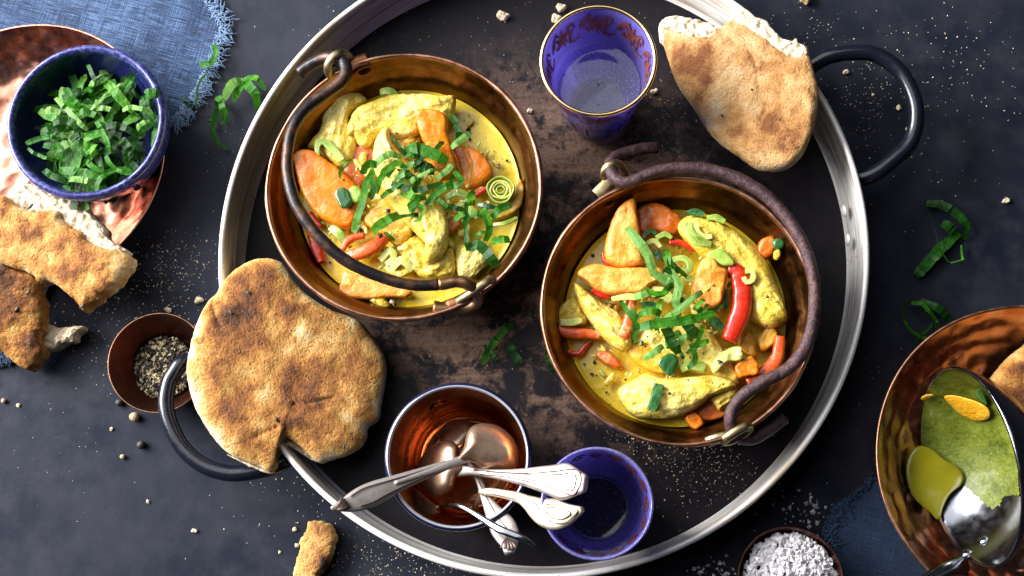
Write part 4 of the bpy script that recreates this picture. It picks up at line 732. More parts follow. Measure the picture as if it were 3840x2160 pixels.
def fringe(o, edge, n, mat, ln, seed, outdir, r=.00032, spread=.5):
    rnd = random.Random(seed); e = spline([P(x, y, .003) for x, y in edge], 200); V = []; Fc = []
    for k in range(n):
        i = rnd.randrange(2, 198); p = e[i].copy(); t = e[min(i+1, 199)]-e[max(i-1, 0)]; t /= np.linalg.norm(t); nrm = np.array([t[1], -t[0], 0])*outdir
        p -= nrm*rnd.uniform(0, .003); a = rnd.gauss(0, spread); d = nrm*math.cos(a)+t*math.sin(a); L = ln*rnd.uniform(.35, 1.15); bend = rnd.gauss(0, 2.2)/ln
        path = []; ang = math.atan2(d[1], d[0])
        for s in range(9):
            path.append(p.copy()); ang += bend*L/9*(.4+s/8); p = p+np.array([math.cos(ang), math.sin(ang), 0])*L/9; p[2] = .0024+rnd.uniform(-.0006, .002)*(1 if s < 7 else .3)
        v, f, _ = strip_geo(path, [r*2.6, r*2, r*1.2], [r*2, r*2, r], nseg=4, e=1); off = len(V); V += v; Fc += [tuple(q+off for q in ff) for ff in f]
    return tag(mk("fringe", V, Fc, MT[mat], o), kind='stuff')
fringe(nap, right, 420, 'fray_pale', .013, 5, -1)
fringe(nap, [(40, 1352), (20, 1365), (0, 1368), (-30, 1360)], 40, 'fray_navy', .012, 6, 1)
plate = thing("hammered_plate", (pc[0], pc[1], .003), "large hammered rose copper plate at the left holding the basil bowl", "plate", "hammered copper dishes")
pin = [(.001, .004), (.55*Rp, .004), (.70*Rp, .0055), (.80*Rp, .010), (.88*Rp, .0165), (.95*Rp, .0235), (.985*Rp, .0275)]
lathe("dish", fine(pin, .0017), (pc[0], pc[1], .003), MT['rose_copper'], plate, segs=300, wob=.008, seed=.6, hammer=(.0011, 78))
pout = [(.985*Rp, .0275), (.995*Rp, .0282), (1.0*Rp, .0272), (.965*Rp, .022), (.90*Rp, .0145), (.82*Rp, .0075), (.7*Rp, .002), (.55*Rp, .0003), (.001, .0003)]
lathe("rim", pout, (pc[0], pc[1], .003), MT['rose_copper'], plate, segs=160, wob=.008, seed=.6)
bc = P(319, 453, .054); Rb = 301/F*(.85)
bowl = thing("ceramic_bowl", (bc[0], bc[1], .008), "cobalt blue glazed bowl full of chopped basil on the copper plate", "bowl")
bin_ = [(.001, .006), (.35*Rb, .0065), (.60*Rb, .011), (.78*Rb, .022), (.86*Rb, .033), (.895*Rb, .0425)]
lathe("inside", fine(bin_, .003), (bc[0], bc[1], .008), MT['glaze'], bowl, segs=100, wob=.004, seed=2)
lathe("rim", [(.893*Rb, .0420), (.905*Rb, .0448), (.93*Rb, .0463), (.965*Rb, .0463), (.99*Rb, .0448), (1.0*Rb, .0420), (.99*Rb, .038)], (bc[0], bc[1], .008), MT['glaze_rim'], bowl, segs=100, wob=.004, seed=2)
lathe("outside", fine([(.99*Rb, .038), (.95*Rb, .028), (.85*Rb, .016), (.66*Rb, .006), (.45*Rb, .001), (.40*Rb, .0), (.001, .001)], .003), (bc[0], bc[1], .008), MT['glaze'], bowl, segs=100, wob=.004, seed=2)
rnd = random.Random(11); GB0 = "chopped basil strips in the blue bowl"; LB0 = "chopped green basil strip heaped among the others in the blue bowl"
for k in range(150):
    a = rnd.uniform(0, 6.283); rr = Rb*.74*math.sqrt(rnd.random()); lay = k/150
    c0 = np.array([bc[0]+.001+rr*math.cos(a), bc[1]-.004+rr*math.sin(a), 0.0]); L = rnd.uniform(.012, .032); th = rnd.uniform(0, 6.283); bend = rnd.gauss(0, 38); pth = []; p = c0-np.array([math.cos(th), math.sin(th), 0])*L/2
    hmax = .020+.019*(1-(rr/(Rb*.72))**2)
    for s in range(7):
        zz = .019+hmax*(.25+.75*lay)+rnd.uniform(-.0004, .0004)+.003*math.sin(s/6*math.pi)*rnd.uniform(.5, 1.2)
        d = math.hypot(p[0]-bc[0], p[1]-bc[1])/Rb; zz = max(zz, .018+.036*max(0, d-.35)**1.3)
        pth.append((p[0], p[1], zz)); th += bend*L/7; p = p+np.array([math.cos(th), math.sin(th), 0])*L/7
    w0 = rnd.uniform(.0036, .0074)
    pa = np.array(pth); pa[:, 2] = np.convolve(np.pad(pa[:, 2], 2, mode='edge'), np.ones(5)/5, 'valid')
    fl = 0 if rnd.random() < .86 else math.pi
    V, Fc = leaf_geo(pa, w0*np.array([.7, 1, 1, .95, .6]), [fl+rnd.gauss(0, .42) for _ in range(4)], rnd.uniform(.0, .10))
    tag(mk("basil_strip", V, Fc, MT['basil'], smooth=False), LB0, "basil", GB0)
tops = [([(683, 500), (715, 560), (740, 620), (765, 660)], 46, "basil strip standing highest toward the back of the blue bowl"), ([(740, 670), (790, 620), (850, 585)], 40, "bright basil tip pointing up right at the back of the blue bowl"),
        ([(1135, 745), (1185, 735), (1235, 735)], 110, "broad basil piece touching the right inner rim of the blue bowl"), ([(690, 870), (780, 810), (880, 690), (960, 650)], 34, "long diagonal basil ribbon across the bowl with pale edge"),
        ([(430, 760), (520, 850), (600, 940), (680, 1010)], 50, "long pale basil strip slanting down the middle of the blue bowl"), ([(750, 850), (840, 850), (900, 880)], 50, "pale grey green basil strip at the centre of the blue bowl"),
        ([(950, 860), (1010, 840), (1090, 850), (1180, 880)], 46, "pale basil ribbon bending over at the right of the blue bowl"), ([(800, 990), (890, 980), (980, 1000), (1060, 1045)], 66, "wide bright basil strip right of centre in the blue bowl"),
        ([(350, 870), (420, 860), (490, 890)], 60, "pale wide basil piece at the left of the blue bowl"), ([(205, 1120), (300, 1085), (390, 1070), (470, 1085)], 50, "basil ribbon looping at the left edge of the blue bowl"),
        ([(215, 1150), (300, 1210), (420, 1250)], 34, "narrow basil strip below the left loop in the blue bowl"), ([(745, 940), (800, 1020), (840, 1100), (850, 1180)], 50, "bent basil strip running down the centre of the blue bowl"),
        ([(410, 960), (480, 940), (560, 950), (620, 1010)], 80, "yellow green crinkled basil tip in the blue bowl"), ([(340, 1320), (430, 1380), (530, 1410)], 70, "dark basil piece at the lower left of the blue bowl"),
        ([(540, 1395), (630, 1400), (735, 1425)], 60, "pale basil strip at the front rim of the blue bowl"), ([(820, 1210), (870, 1290), (940, 1340), (1030, 1340)], 44, "curved basil strip at the lower right of the blue bowl"),
        ([(1065, 1010), (1110, 970), (1165, 940)], 50, "pale basil strip slanting at the right of the blue bowl"), ([(510, 680), (560, 760), (640, 850)], 60, "bright basil strip sloping at the upper left of the heap"),
        ([(930, 1090), (980, 1120), (1010, 1180)], 90, "broad dull basil piece right of the bent strip"), ([(690, 1200), (730, 1160), (750, 1120)], 50, "bright short basil piece below the centre of the heap"),
        ([(610, 880), (680, 880), (770, 915)], 70, "bright wide basil fold in the centre of the blue bowl")]
for pts, wd, lab in tops:
    basil('1', pts, .058, wd*.8, lab, GB0, arch=.003, dz=0, tw=(UP if 'pale' in lab else None))
# ================================================================== scattered basil
GS = "loose basil strips"
def loose(fr, pts, wd, lab, z0=.003, arch=.006, tw=None, **k): basil(fr, pts, z0, wd, lab, GS, arch=arch, tw=tw, dz=0, n=10, **k)
o = thing("basil_curl", P(900, 340, 0), "long curled basil ribbon lying on the table left of the tray rim", "basil", GS)
def leafpart(o, fr, pts, wd, tw, z=.004, arch=.005, n=11, curl=.05):
    q = spline(W(fr, pts, z), n); q[:, 2] += arch*np.sin(np.linspace(0, math.pi, n)); s0 = FR[fr][2]
    V, Fc = leaf_geo(q, px(wd/s0, .01)*np.array([.6, 1, 1, 1, .6]), tw, curl); return mk("leaf_ribbon", V, Fc, MT['basil'], o, smooth=False)
leafpart(o, 'b', [(560, 290), (650, 180), (740, 60), (830, 20)], 150, [3.2, 3.1, 3.0], z=.009)
leafpart(o, 'b', [(700, 320), (780, 220), (850, 110), (830, 30)], 130, [.2, 0, .3], z=.006)
leafpart(o, 'b', [(820, 60), (940, 100), (1040, 220), (1090, 320), (1050, 440)], 150, [.2, -.2, .1], z=.004, arch=.012)
leafpart(o, 'b', [(820, 20), (950, 0), (1080, 10), (1140, 80), (1165, 150)], 100, [.3, .2, .8], z=.008)
leafpart(o, 'b', [(425, 280), (520, 300), (560, 420), (590, 560), (540, 660)], 110, [.3, -.3, .4], z=.005)
leafpart(o, 'b', [(430, 290), (470, 420), (450, 600), (420, 780), (440, 900), (530, 990), (610, 1050)], 90, [.9, .6, .2, .7, .2], z=.004)
leafpart(o, 'b', [(400, 570), (375, 630), (400, 690)], 60, [0, .2], z=.002)
leafpart(o, 'b', [(600, 400), (610, 480), (620, 550), (580, 640)], 60, [1.0, .5, .3], z=.006)
o = thing("basil_curl", P(3500, 900, 0), "large curled basil ribbon lying open on the dark table at the right", "basil", GS)
leafpart(o, 'm3', [(1830, 70), (1920, 90), (2020, 140), (2110, 220), (2150, 290), (2125, 350)], 70, [.2, .0, .3], z=.003)
leafpart(o, 'm3', [(1825, 75), (1870, 200), (1905, 330), (1930, 450), (1990, 520), (2080, 550), (2105, 500), (2105, 390)], 30, [1.1, 1.2, .9, 1.1, 1.2], z=.004)
leafpart(o, 'm3', [(1765, 620), (1830, 550), (1910, 460), (2000, 380), (2090, 300)], 84, [.2, .3, .1], z=.002, arch=.003)
leafpart(o, 'm3', [(1960, 225), (2010, 260), (2060, 310)], 90, [.2, .3], z=.006, arch=.002)
o = thing("basil_curl", P(3470, 1190, 0), "thin dark basil loop on the table beside the right copper bowl", "basil", GS)
leafpart(o, 'm3', [(1760, 805), (1690, 830), (1655, 910), (1680, 1000), (1760, 1060), (1850, 1090)], 34, [1.0, 1.1, .9, .5, .2], z=.004)
leafpart(o, 'm3', [(1730, 825), (1800, 830), (1850, 900), (1910, 970), (1925, 1040)], 40, [.3, .2, .6, .3], z=.007)
leafpart(o, 'm3', [(1800, 805), (1900, 860), (1980, 930), (2040, 980)], 62, [.1, .2, .0], z=.004)
leafpart(o, 'm3', [(1890, 970), (1860, 1010), (1830, 1040), (1780, 1080), (1752, 1140)], 26, [.3, .8], z=.003)
loose('1', [(1650, 350), (1690, 400), (1690, 460), (1660, 510), (1600, 525), (1550, 500)], 50, "basil ribbon resting on the frayed napkin edge", z0=.007)
loose('1', [(1600, 580), (1560, 680), (1545, 780), (1525, 845)], 22, "thin basil thread at the lower napkin fringe", z0=.006, tw=[.9, 1.0, .8])
loose('1', [(1430, 740), (1440, 800), (1490, 840)], 30, "tiny basil shred on the lower corner of the napkin", z0=.006)
loose('D', [(1290, 815), (1262, 838), (1240, 870), (1212, 915)], 19, "basil strip on the tray between the pots", z0=.006, arch=.003)
loose('D', [(1282, 865), (1292, 890), (1312, 918)], 20, "shorter basil strip right of the other one on the tray", z0=.006, arch=.003)
loose('D', [(1218, 868), (1232, 885), (1252, 908)], 12, "basil sliver left of the basil strips on the tray", z0=.006, arch=.002)
loose('D', [(1378, 880), (1382, 905), (1396, 936)], 20, "basil strip tucked under the left side of the right pot", z0=.006, arch=.002)
# ================================================================== tumblers
def tumbler(rx, ry, wS, H, base_ratio, label, prints):
    ctr = P(rx, ry, ZT+H); R = wS/2/F*abs((CAM-ctr) @ (RC @ np.array([0, 0, 1.0])))
    o = thing("tea_glass", (ctr[0], ctr[1], ZT), label, "glass", "blue tea glasses on the tray"); c = (ctr[0], ctr[1], ZT); rb = R*base_ratio
    def rad(z): return rb+(R-rb)*(z/H)**1.1
    out = [(.001, .0), (rb*.92, .0), (rb*.985, .0012), (rad(.004), .004)]+[(rad(z), z) for z in np.linspace(.008, H-.0008, 14)]
    inn = [(rad(z)-.0016, z) for z in np.linspace(H-.0008, .011, 12)]+[(rb*.86, .0088), (rb*.81, .0085)]
    lathe("glass_base", [(rb*.81, .0085), (rb*.5, .0075), (.001, .0075)], c, MT['glass_floor'], o, segs=64)
    lathe("glass_wall", out[3:]+[(R-.0008, H)]+inn, c, MT['blue_glass'], o, segs=96)
    rr_ = .0012 if prints else .0007
    gr = [(R-.0010+rr_*math.cos(a), H-.0004+rr_*math.sin(a)) for a in np.linspace(0, 2*math.pi, 11)]
    lathe("gold_rim", gr, c, MT['gilt' if prints else 'clear_panel'], o, segs=96)
    lathe("base_ring", [(rb*.80+.0007*math.cos(a), .0090+.0007*math.sin(a)) for a in np.linspace(0, 2*math.pi, 9)], c, MT['clear_panel'], o, segs=64)
    def on(a, z, lift=.00025): r = rad(z)+lift; return np.array([c[0]+r*math.cos(a), c[1]+r*math.sin(a), c[2]+z])
    if prints:
        def band(name, pl, wd, mat, lift=.00025):       # flat print: a ribbon that follows the glass
            V = []; Fc = []
            for poly in pl:
                q = spline([(a*R, z) for a, z in poly], 40); T = np.gradient(q, axis=0); T /= np.linalg.norm(T, axis=1)[:, None]+1e-9; off = len(V)
                for i in range(40):
                    w_ = wd*(.35+.65*math.sin(math.pi*i/39))/2 if mat == 'redgilt' else wd/2
                    for s_ in (-1, 1): V.append(on((q[i, 0]-s_*T[i, 1]*w_)/R, q[i, 1]+s_*T[i, 0]*w_, lift))
                Fc += grid_faces(40, 2, wrap=False, off=off)
            return mk(name, V, Fc, MT[mat], o)
        z0 = H*.80; sc_ = []
        for k in range(8):
            a0 = 2*math.pi*k/8
            for s_ in (-1, 1):
                sc_.append([(a0+s_*(.05+.30*t_+.05*math.sin(t_*9)), z0+.011*math.sin(t_*3.0+s_*.4)*s_) for t_ in np.linspace(0, 1, 7)])
                sc_.append([(a0+s_*(.2+.10*math.cos(u)*(1-u/9)), z0-.002*s_+.008*math.sin(u)*(1-u/9)) for u in np.linspace(0, 7.5, 14)])
            sc_.append([(a0, z0-.010), (a0+.03, z0), (a0, z0+.010)]); sc_.append([(a0-.09, z0+.004), (a0, z0-.004), (a0+.09, z0+.004)])
            sc_.append([(a0-.07, z0-.008), (a0+.01, z0+.004), (a0+.10, z0-.007)])
        band("scroll_print", sc_, .0024, 'redgilt')
        band("scroll_print", [[(2*math.pi*i/12, H*.64) for i in range(13)], [(2*math.pi*i/12, H*.945) for i in range(13)]], .0009, 'redgilt')
        band("scroll_print", sc_, .0024, 'redgilt', -.0021)
        def rr(a0, hw, zc, hh): return [(a0+hw*sx*(abs(math.cos(u))**.35), zc+hh*sy*(abs(math.sin(u))**.35)) for u in np.linspace(0, 2*math.pi, 29) for sx in [math.copysign(1, math.cos(u))] for sy in [math.copysign(1, math.sin(u))]]
        for k in range(7):
            a0 = -math.pi/2-.02+2*math.pi*k/7
            pf = band("panel_frame", [rr(a0, .34, .022, .0155)], .0009, 'clear_panel'); band("panel_frame", [rr(a0, .285, .022, .0135)], .0016, 'print')
            V = []; q = [(a0+.20*u, .022+.0105*v) for v in np.linspace(-1, 1, 6) for u in np.linspace(-1, 1, 6)]
            mk("panel", [on(a, z) for a, z in q], grid_faces(6, 6, wrap=False), MT['clear_panel'], pf)
    return o, c, rad, R
g1, gc1, rad1, Rg1 = tumbler(2243, 226, 439, .088, .63, "blue tea glass with gold rim and red scroll print standing upright near the top", True)
V = []; zw = .046
for i in range(8):
    r = (rad1(zw)-.0019)*(i+.2)/7.2
    for j in range(64): V.append((gc1[0]+r*math.cos(2*math.pi*j/64), gc1[1]+r*math.sin(2*math.pi*j/64), gc1[2]+zw+(.0005 if i == 7 else 0)))
tag(mk("water", V, grid_faces(8, 64)+[tuple(range(64))], MT['water']), "clear water standing halfway up in the blue tea glass near the top", "water")
g2, gc2, rad2, Rg2 = tumbler(2239, 1888, 425, .084, .74, "blue tea glass under the spoon handles at the bottom of the tray", False)
def band2(o, c, rad, R, H):
    sc_ = []; V = []; Fc = []
    for k in range(8):
        a0 = 2*math.pi*k/8+.2
        for s_ in (-1, 1): sc_.append([(a0+s_*(.04+.32*t_), H*.82+.009*math.sin(t_*3.0+s_*.4)*s_) for t_ in np.linspace(0, 1, 7)]); sc_.append([(a0+s_*(.2+.10*math.cos(u)*(1-u/9)), H*.82+.007*math.sin(u)*(1-u/9)) for u in np.linspace(0, 7.5, 14)])
    for poly in sc_:
        q = spline([(a*R, z) for a, z in poly], 34); T = np.gradient(q, axis=0); T /= np.linalg.norm(T, axis=1)[:, None]+1e-9; off = len(V)
        for i in range(34):
            for s_ in (-1, 1):
                a, z = (q[i, 0]-s_*T[i, 1]*.001)/R, q[i, 1]+s_*T[i, 0]*.001; r = rad(z)-.0021; V.append((c[0]+r*math.cos(a), c[1]+r*math.sin(a), c[2]+z))
        Fc += grid_faces(34, 2, wrap=False, off=off)
    mk("scroll_print", V, Fc, MT['redgilt'], o)
band2(g2, gc2, rad2, Rg2, .084)
# ================================================================== mug and cutlery
mc = P(1716, 1711, .074); Rm = 279/F*abs((CAM-mc) @ (RC @ np.array([0, 0, 1.0])))
mug = thing("enamel_mug", (mc[0], mc[1], ZT), "navy enamel mug with shiny copper inside holding spoons and forks", "mug"); HM = .070
lathe("copper_lining", fine([(.001, .003), (.50*Rm, .003), (.56*Rm, .0036), (.60*Rm, .0030), (.66*Rm, .0030), (.74*Rm, .006), (.80*Rm, .012), (.86*Rm, .03), (.905*Rm, .055), (.925*Rm, HM-.001)], .003), (mc[0], mc[1], ZT), MT['mug_copper'], mug, segs=110)
lathe("rim", [(.922*Rm, HM-.0012), (.930*Rm, HM+.0006), (.948*Rm, HM+.0012), (.956*Rm, HM+.0010)], (mc[0], mc[1], ZT), MT['enamel_rim'], mug, segs=110)
lathe("enamel_wall", fine([(.956*Rm, HM+.0010), (.985*Rm, HM+.0006), (1.0*Rm, HM-.0015), (.985*Rm, HM-.004), (.95*Rm, .05), (.90*Rm, .02), (.84*Rm, .006), (.76*Rm, 0), (.001, 0)], .004), (mc[0], mc[1], ZT), MT['navy'], mug, segs=110)
wa = math.atan2(*(P(*U('m5', [(945, 272)])[0], .030)-mc)[[1, 0]]); wu = np.array([math.cos(wa), math.sin(wa), 0]); wt = np.array([-wu[1], wu[0], 0]); wc = np.array([mc[0], mc[1], ZT+.034])+wu*(.862*Rm-.0008); wv = np.array([wu[0]*.2, wu[1]*.2, .98])
V, Fc, uv = strip_geo([wc+wt*.0046*math.cos(t_)+wv*.0046*math.sin(t_) for t_ in np.linspace(0, 6.1, 26)], .0013, .0011, nseg=6); mk("lining_rivet", V, Fc, MT['mug_copper'], mug)
def handle(o, line, za, mat, h=.0022, border=None):
    q = spline(W('m5', [p[:2] for p in line], za), 70); wl = spline([(p[0], p[1], p[2]) for p in line], 70)[:, 2]
    hd = strip("handle", q, px(np.maximum(wl, 8)/2.0, .07), [h*1.5, h*1.7, h*1.5], MT[mat], o, nseg=16, e=.62)
    for ln in (border or []):
        q = spline(W('m5', ln, lambda x, y: za(x, y)+h+.0001), 60); strip("engraved_line", q, .0007, .0008, MT['groove'], hd, nseg=6)
    return hd
GU = "cutlery in the mug"
o = thing("spoon", P(*U('m5', [(1285, 470)])[0], .05), "serving spoon in the mug, its tarnished handle pointing left over the tray rim", "spoon", GU)
za = zlin(U('m5', [(1285, 470)])[0]+(.060,), U('m5', [(110, 920)])[0]+(.088,))
pillow("bowl", W('m5', [(1040, 570), (1082, 480), (1100, 390), (1140, 328), (1225, 303), (1345, 326), (1445, 412), (1490, 520), (1475, 630), (1400, 655), (1300, 652), (1225, 645), (1150, 598), (1085, 588)], za), .0105, MT['spoon'], o, N=70, K=12, e=.95, low=.12, amp=.0003, nf=40, core=.6)
hd = handle(o, [(1085, 568, 62), (1000, 602, 66), (900, 635, 78), (700, 708, 104), (500, 786, 142), (380, 838, 172), (290, 876, 176), (210, 908, 150), (150, 925, 108), (100, 936, 56), (82, 940, 20)], za, 'silver', border=[[(900, 615), (700, 680), (500, 738), (330, 790), (230, 850)], [(880, 662), (700, 740), (520, 825), (400, 890), (300, 925)]])
q = spline(W('m5', [(1090, 568), (1000, 598), (850, 655), (700, 705), (560, 752)], lambda x, y: za(x, y)+.0022), 24); strip("spine", q, [.005, .0035, .0022], .0018, MT['silver'], o)
for k in range(5):
    q = W('m5', [(170+14*k, 850+18*k), (150+8*k, 900+10*k), (118+4*k, 935+4*k)], lambda x, y: za(x, y)+.0024); strip("shell_flute", q, [.0012, .0018, .0008], .0008, MT['groove'], hd, nseg=6)
o = thing("spoon", P(*U('m5', [(1000, 380)])[0], .03), "spoon at the back of the mug with fluted handle tip pointing down", "spoon", GU)
zs = zlin(U('m5', [(1000, 380)])[0]+(.032,), U('m5', [(1400, 1250)])[0]+(.084,))
pillow("bowl", W('m5', [(890, 440), (905, 355), (950, 298), (1020, 272), (1090, 276), (1155, 310), (1150, 380), (1110, 440), (1060, 500), (1000, 520), (930, 500)], zs), .008, MT['spoon'], o, N=60, K=10, e=.95, low=.12, amp=.0002, core=.6)
hd = handle(o, [(1040, 480, 60), (1110, 600, 46), (1185, 710, 52), (1235, 845, 60), (1295, 960, 92), (1350, 1045, 146), (1395, 1120, 192), (1414, 1180, 190), (1418, 1225, 172), (1416, 1258, 130), (1414, 1282, 60)], zs, 'silver', border=[[(1190, 740), (1260, 880), (1330, 1000), (1400, 1090)]])
for k in range(5):
    q = W('m5', [(1400, 1160), (1372+20*k, 1205), (1362+27*k, 1255-8*abs(2-k))], lambda x, y: zs(x, y)+.0024); strip("shell_flute", q, [.0006, .0016, .002], .0008, MT['groove'], hd, nseg=6)
o = thing("spoon", P(*U('m5', [(890, 650)])[0], .04), "spoon in the mug with a broad bright square ended handle over the blue glass", "spoon", GU)
zs = zlin(U('m5', [(890, 650)])[0]+(.044,), U('m5', [(1980, 740)])[0]+(.104,))
pillow("bowl", W('m5', [(735, 620), (770, 540), (840, 470), (900, 440), (975, 430), (1038, 478), (1045, 560), (1070, 640), (1020, 700), (1000, 780), (940, 850), (870, 862), (800, 812), (750, 725)], zs), .009, MT['spoon'], o, N=64, K=11, e=.95, low=.12, amp=.0002, core=.6)
hd = handle(o, [(1020, 662, 100), (1080, 660, 84), (1180, 667, 66), (1300, 682, 62), (1450, 698, 86), (1600, 712, 128), (1750, 730, 192), (1850, 742, 242), (1905, 748, 266), (1950, 752, 236), (1985, 755, 160), (1994, 756, 120)], zs, 'silver', h=.0024,
       border=[[(1150, 652), (1350, 668), (1550, 676), (1750, 664), (1880, 646), (1935, 655), (1955, 700), (1955, 755), (1920, 820), (1895, 845), (1800, 810), (1600, 750), (1400, 705), (1200, 685)], [(1250, 668), (1450, 680), (1650, 690), (1800, 685), (1880, 675), (1918, 700), (1915, 755), (1885, 810), (1800, 785), (1600, 730), (1400, 692)]])
o = thing("fork", P(*U('m5', [(1270, 830)])[0], .05), "fork in the mug with a pale gold spatula shaped handle below the bright spoon handle", "fork", GU)
zs = zlin(U('m5', [(1270, 830)])[0]+(.066,), U('m5', [(1960, 970)])[0]+(.101,))
hd = handle(o, [(1200, 815, 40), (1290, 818, 58), (1400, 838, 62), (1500, 864, 74), (1580, 908, 84), (1640, 945, 122), (1710, 975, 186), (1790, 988, 222), (1860, 982, 214), (1920, 965, 160), (1958, 952, 90), (1970, 946, 40)], zs, 'gold_silver',
       border=[[(1300, 812), (1450, 838), (1560, 880), (1630, 915)], [(1290, 832), (1400, 856), (1500, 884), (1590, 940)], [(1625, 925), (1690, 1005), (1750, 1048), (1840, 1048), (1895, 1005), (1932, 960), (1880, 932), (1780, 910), (1690, 908)], [(1680, 950), (1740, 1010), (1820, 1020), (1880, 975), (1800, 940), (1700, 935)]])
for k in range(4):
    q = spline(W('m5', [(1240, 820, .057), (1190-5*k, 860+16*k, .046), (1160+6*k, 910+22*k, .032), (1150+8*k, 960+18*k, .020)], 0), 16); strip("tine", q, [.003, .0024, .0016], .0016, MT['spoon'], o)
o = thing("fork", P(*U('m5', [(1100, 960)])[0], .05), "thin fork lying edgewise across the fluted spoon handle in the mug", "fork", GU)
q = spline(W('m5', [(880, 950, .052), (930, 928, .062), (1010, 916, .070), (1100, 946, .076), (1220, 1020, .081), (1350, 1100, .0865), (1480, 1150, .089), (1560, 1185, .089), (1608, 1225, .0885)], 0), 60)
strip("handle", q, [.0028, .0024, .0024, .0026, .0032, .0044, .004, .0018], [.0016, .0018, .002, .002], MT['ladle'], o)
for k in range(4):
    q = spline(W('m5', [(890, 948, .053), (840-8*k, 925+14*k, .045), (760-4*k, 850+22*k, .034), (700+4*k, 790+26*k, .022)], 0), 20); strip("tine", q, [.004, .0026, .0016], .0016, MT['spoon'], o)
# ================================================================== pepper dish
def small_dish(xs, ys, rS, H, label, mat, rimmat):
    ctr = P(xs, ys, H); R = rS/F*abs((CAM-ctr) @ (RC @ np.array([0, 0, 1.0])))
    o = thing("copper_dish", (ctr[0], ctr[1], 0), label, "dish", "small copper spice dishes")
    lathe("dish", fine([(.001, .002), (.45*R, .002), (.62*R, .0045), (.78*R, .011), (.90*R, .018), (.975*R, H-.0004)], .0025), (ctr[0], ctr[1], .0008), MT[mat], o, segs=90, wob=.006, seed=xs)
    lathe("rim", [(.974*R, H-.0006), (.980*R, H+.0004), (.992*R, H+.0005), (1.0*R, H-.0004), (.985*R, H-.002), (.90*R, .0155), (.78*R, .008), (.6*R, .001), (.45*R, 0), (.001, 0)], (ctr[0], ctr[1], .0008), MT[rimmat], o, segs=90, wob=.006, seed=xs)
    return o, ctr, R
def grains(name, n, where, sizes, mat, seed, flat=1.0, parent=None):
    rnd = random.Random(seed); V = []; Fc = []
    base = [(1, 0, 0), (-1, 0, 0), (0, 1, 0), (0, -1, 0), (0, 0, 1), (0, 0, -1), (.62, .62, .3), (-.6, .5, -.4)]
    fcs = [(0, 6, 4), (6, 2, 4), (2, 1, 4), (1, 3, 4), (3, 0, 4), (0, 5, 2), (0, 2, 6), (2, 5, 7), (2, 7, 1), (7, 5, 1), (1, 5, 3), (3, 5, 0)]
    for k in range(n):
        c = where(rnd); s = rnd.uniform(*sizes)*(1 if rnd.random() < .8 else 1.4); a = rnd.uniform(0, 6.28); b = rnd.uniform(-1, 1); off = len(V)
        for v in base:
            x, y, z = [q*s*rnd.uniform(.6, 1.1) for q in v]; z *= flat; x, z = x*math.cos(b)-z*math.sin(b), x*math.sin(b)+z*math.cos(b)
            V.append((c[0]+x*math.cos(a)-y*math.sin(a), c[1]+x*math.sin(a)+y*math.cos(a), c[2]+z))
        Fc += [tuple(q+off for q in f) for f in fcs]
    return mk(name, V, Fc, MT[mat], parent, smooth=False)
d1, dc1, dR1 = small_dish(593, 1361, 190, .024, "dark copper dish of cracked pepper left of the whole flatbread", 'dish_copper', 'pot_rim')
pcn = P(612, 1378, .008)
def wp(r):
    a = r.uniform(0, 6.283); q = math.sqrt(r.random()); R_ = .0178
    return (pcn[0]+R_*q*math.cos(a)*1.0, pcn[1]+R_*q*math.sin(a)*1.08, .0045+.006*(1-q*q)+r.uniform(0, .0012)+.002*q*q)
tag(grains("cracked_pepper", 2600, wp, (.0004, .0010), 'pepper_mix', 3), "heap of cracked black and white pepper in the dark copper dish", "pepper", kind='stuff')
d2, dc2, dR2 = small_dish(2963, 2174, 197, .026, "dark copper dish heaped with white salt at the bottom edge", 'dish_copper', 'dish_copper')
def ws(r):
    a = r.uniform(0, 6.283); q = math.sqrt(r.random()); R_ = dR2*.87
    return (dc2[0]+R_*q*math.cos(a), dc2[1]+R_*q*math.sin(a), .0205+.0085*(1-q*q)+r.uniform(-.001, .0012)+.002*mn.noise(Vector((a*2, q*4, 1))))
tag(grains("salt_heap", 1300, ws, (.0011, .0028), 'salt', 4), "heap of coarse white salt in the dark copper dish", "salt", kind='stuff')
GSa = "loose salt flakes"
def salt_cluster(n, cx, cy, sx, sy, fr, label, seed):
    rnd = random.Random(seed)
    for k in range(n):
        x, y = U(fr, [(rnd.gauss(cx, sx), rnd.gauss(cy, sy))])[0]; s = rnd.choice((.0005, .0007, .0009, .0013, .0017)); c = P(x, y, 0); c[2] = s*.55
        tag(grains("salt_flake", 1, lambda r: c, (s, s*1.1), 'salt_clear' if rnd.random() < .6 else 'salt', seed*100+k, flat=.55), label, "salt", GSa)
salt_cluster(62, 1840, 970, 105, 85, 'm6', "clear salt flake scattered on the dark table above the salt dish", 31)
salt_cluster(46, 1190, 1400, 95, 70, 'm6', "clear salt flake scattered on the dark table left of the salt dish", 32)
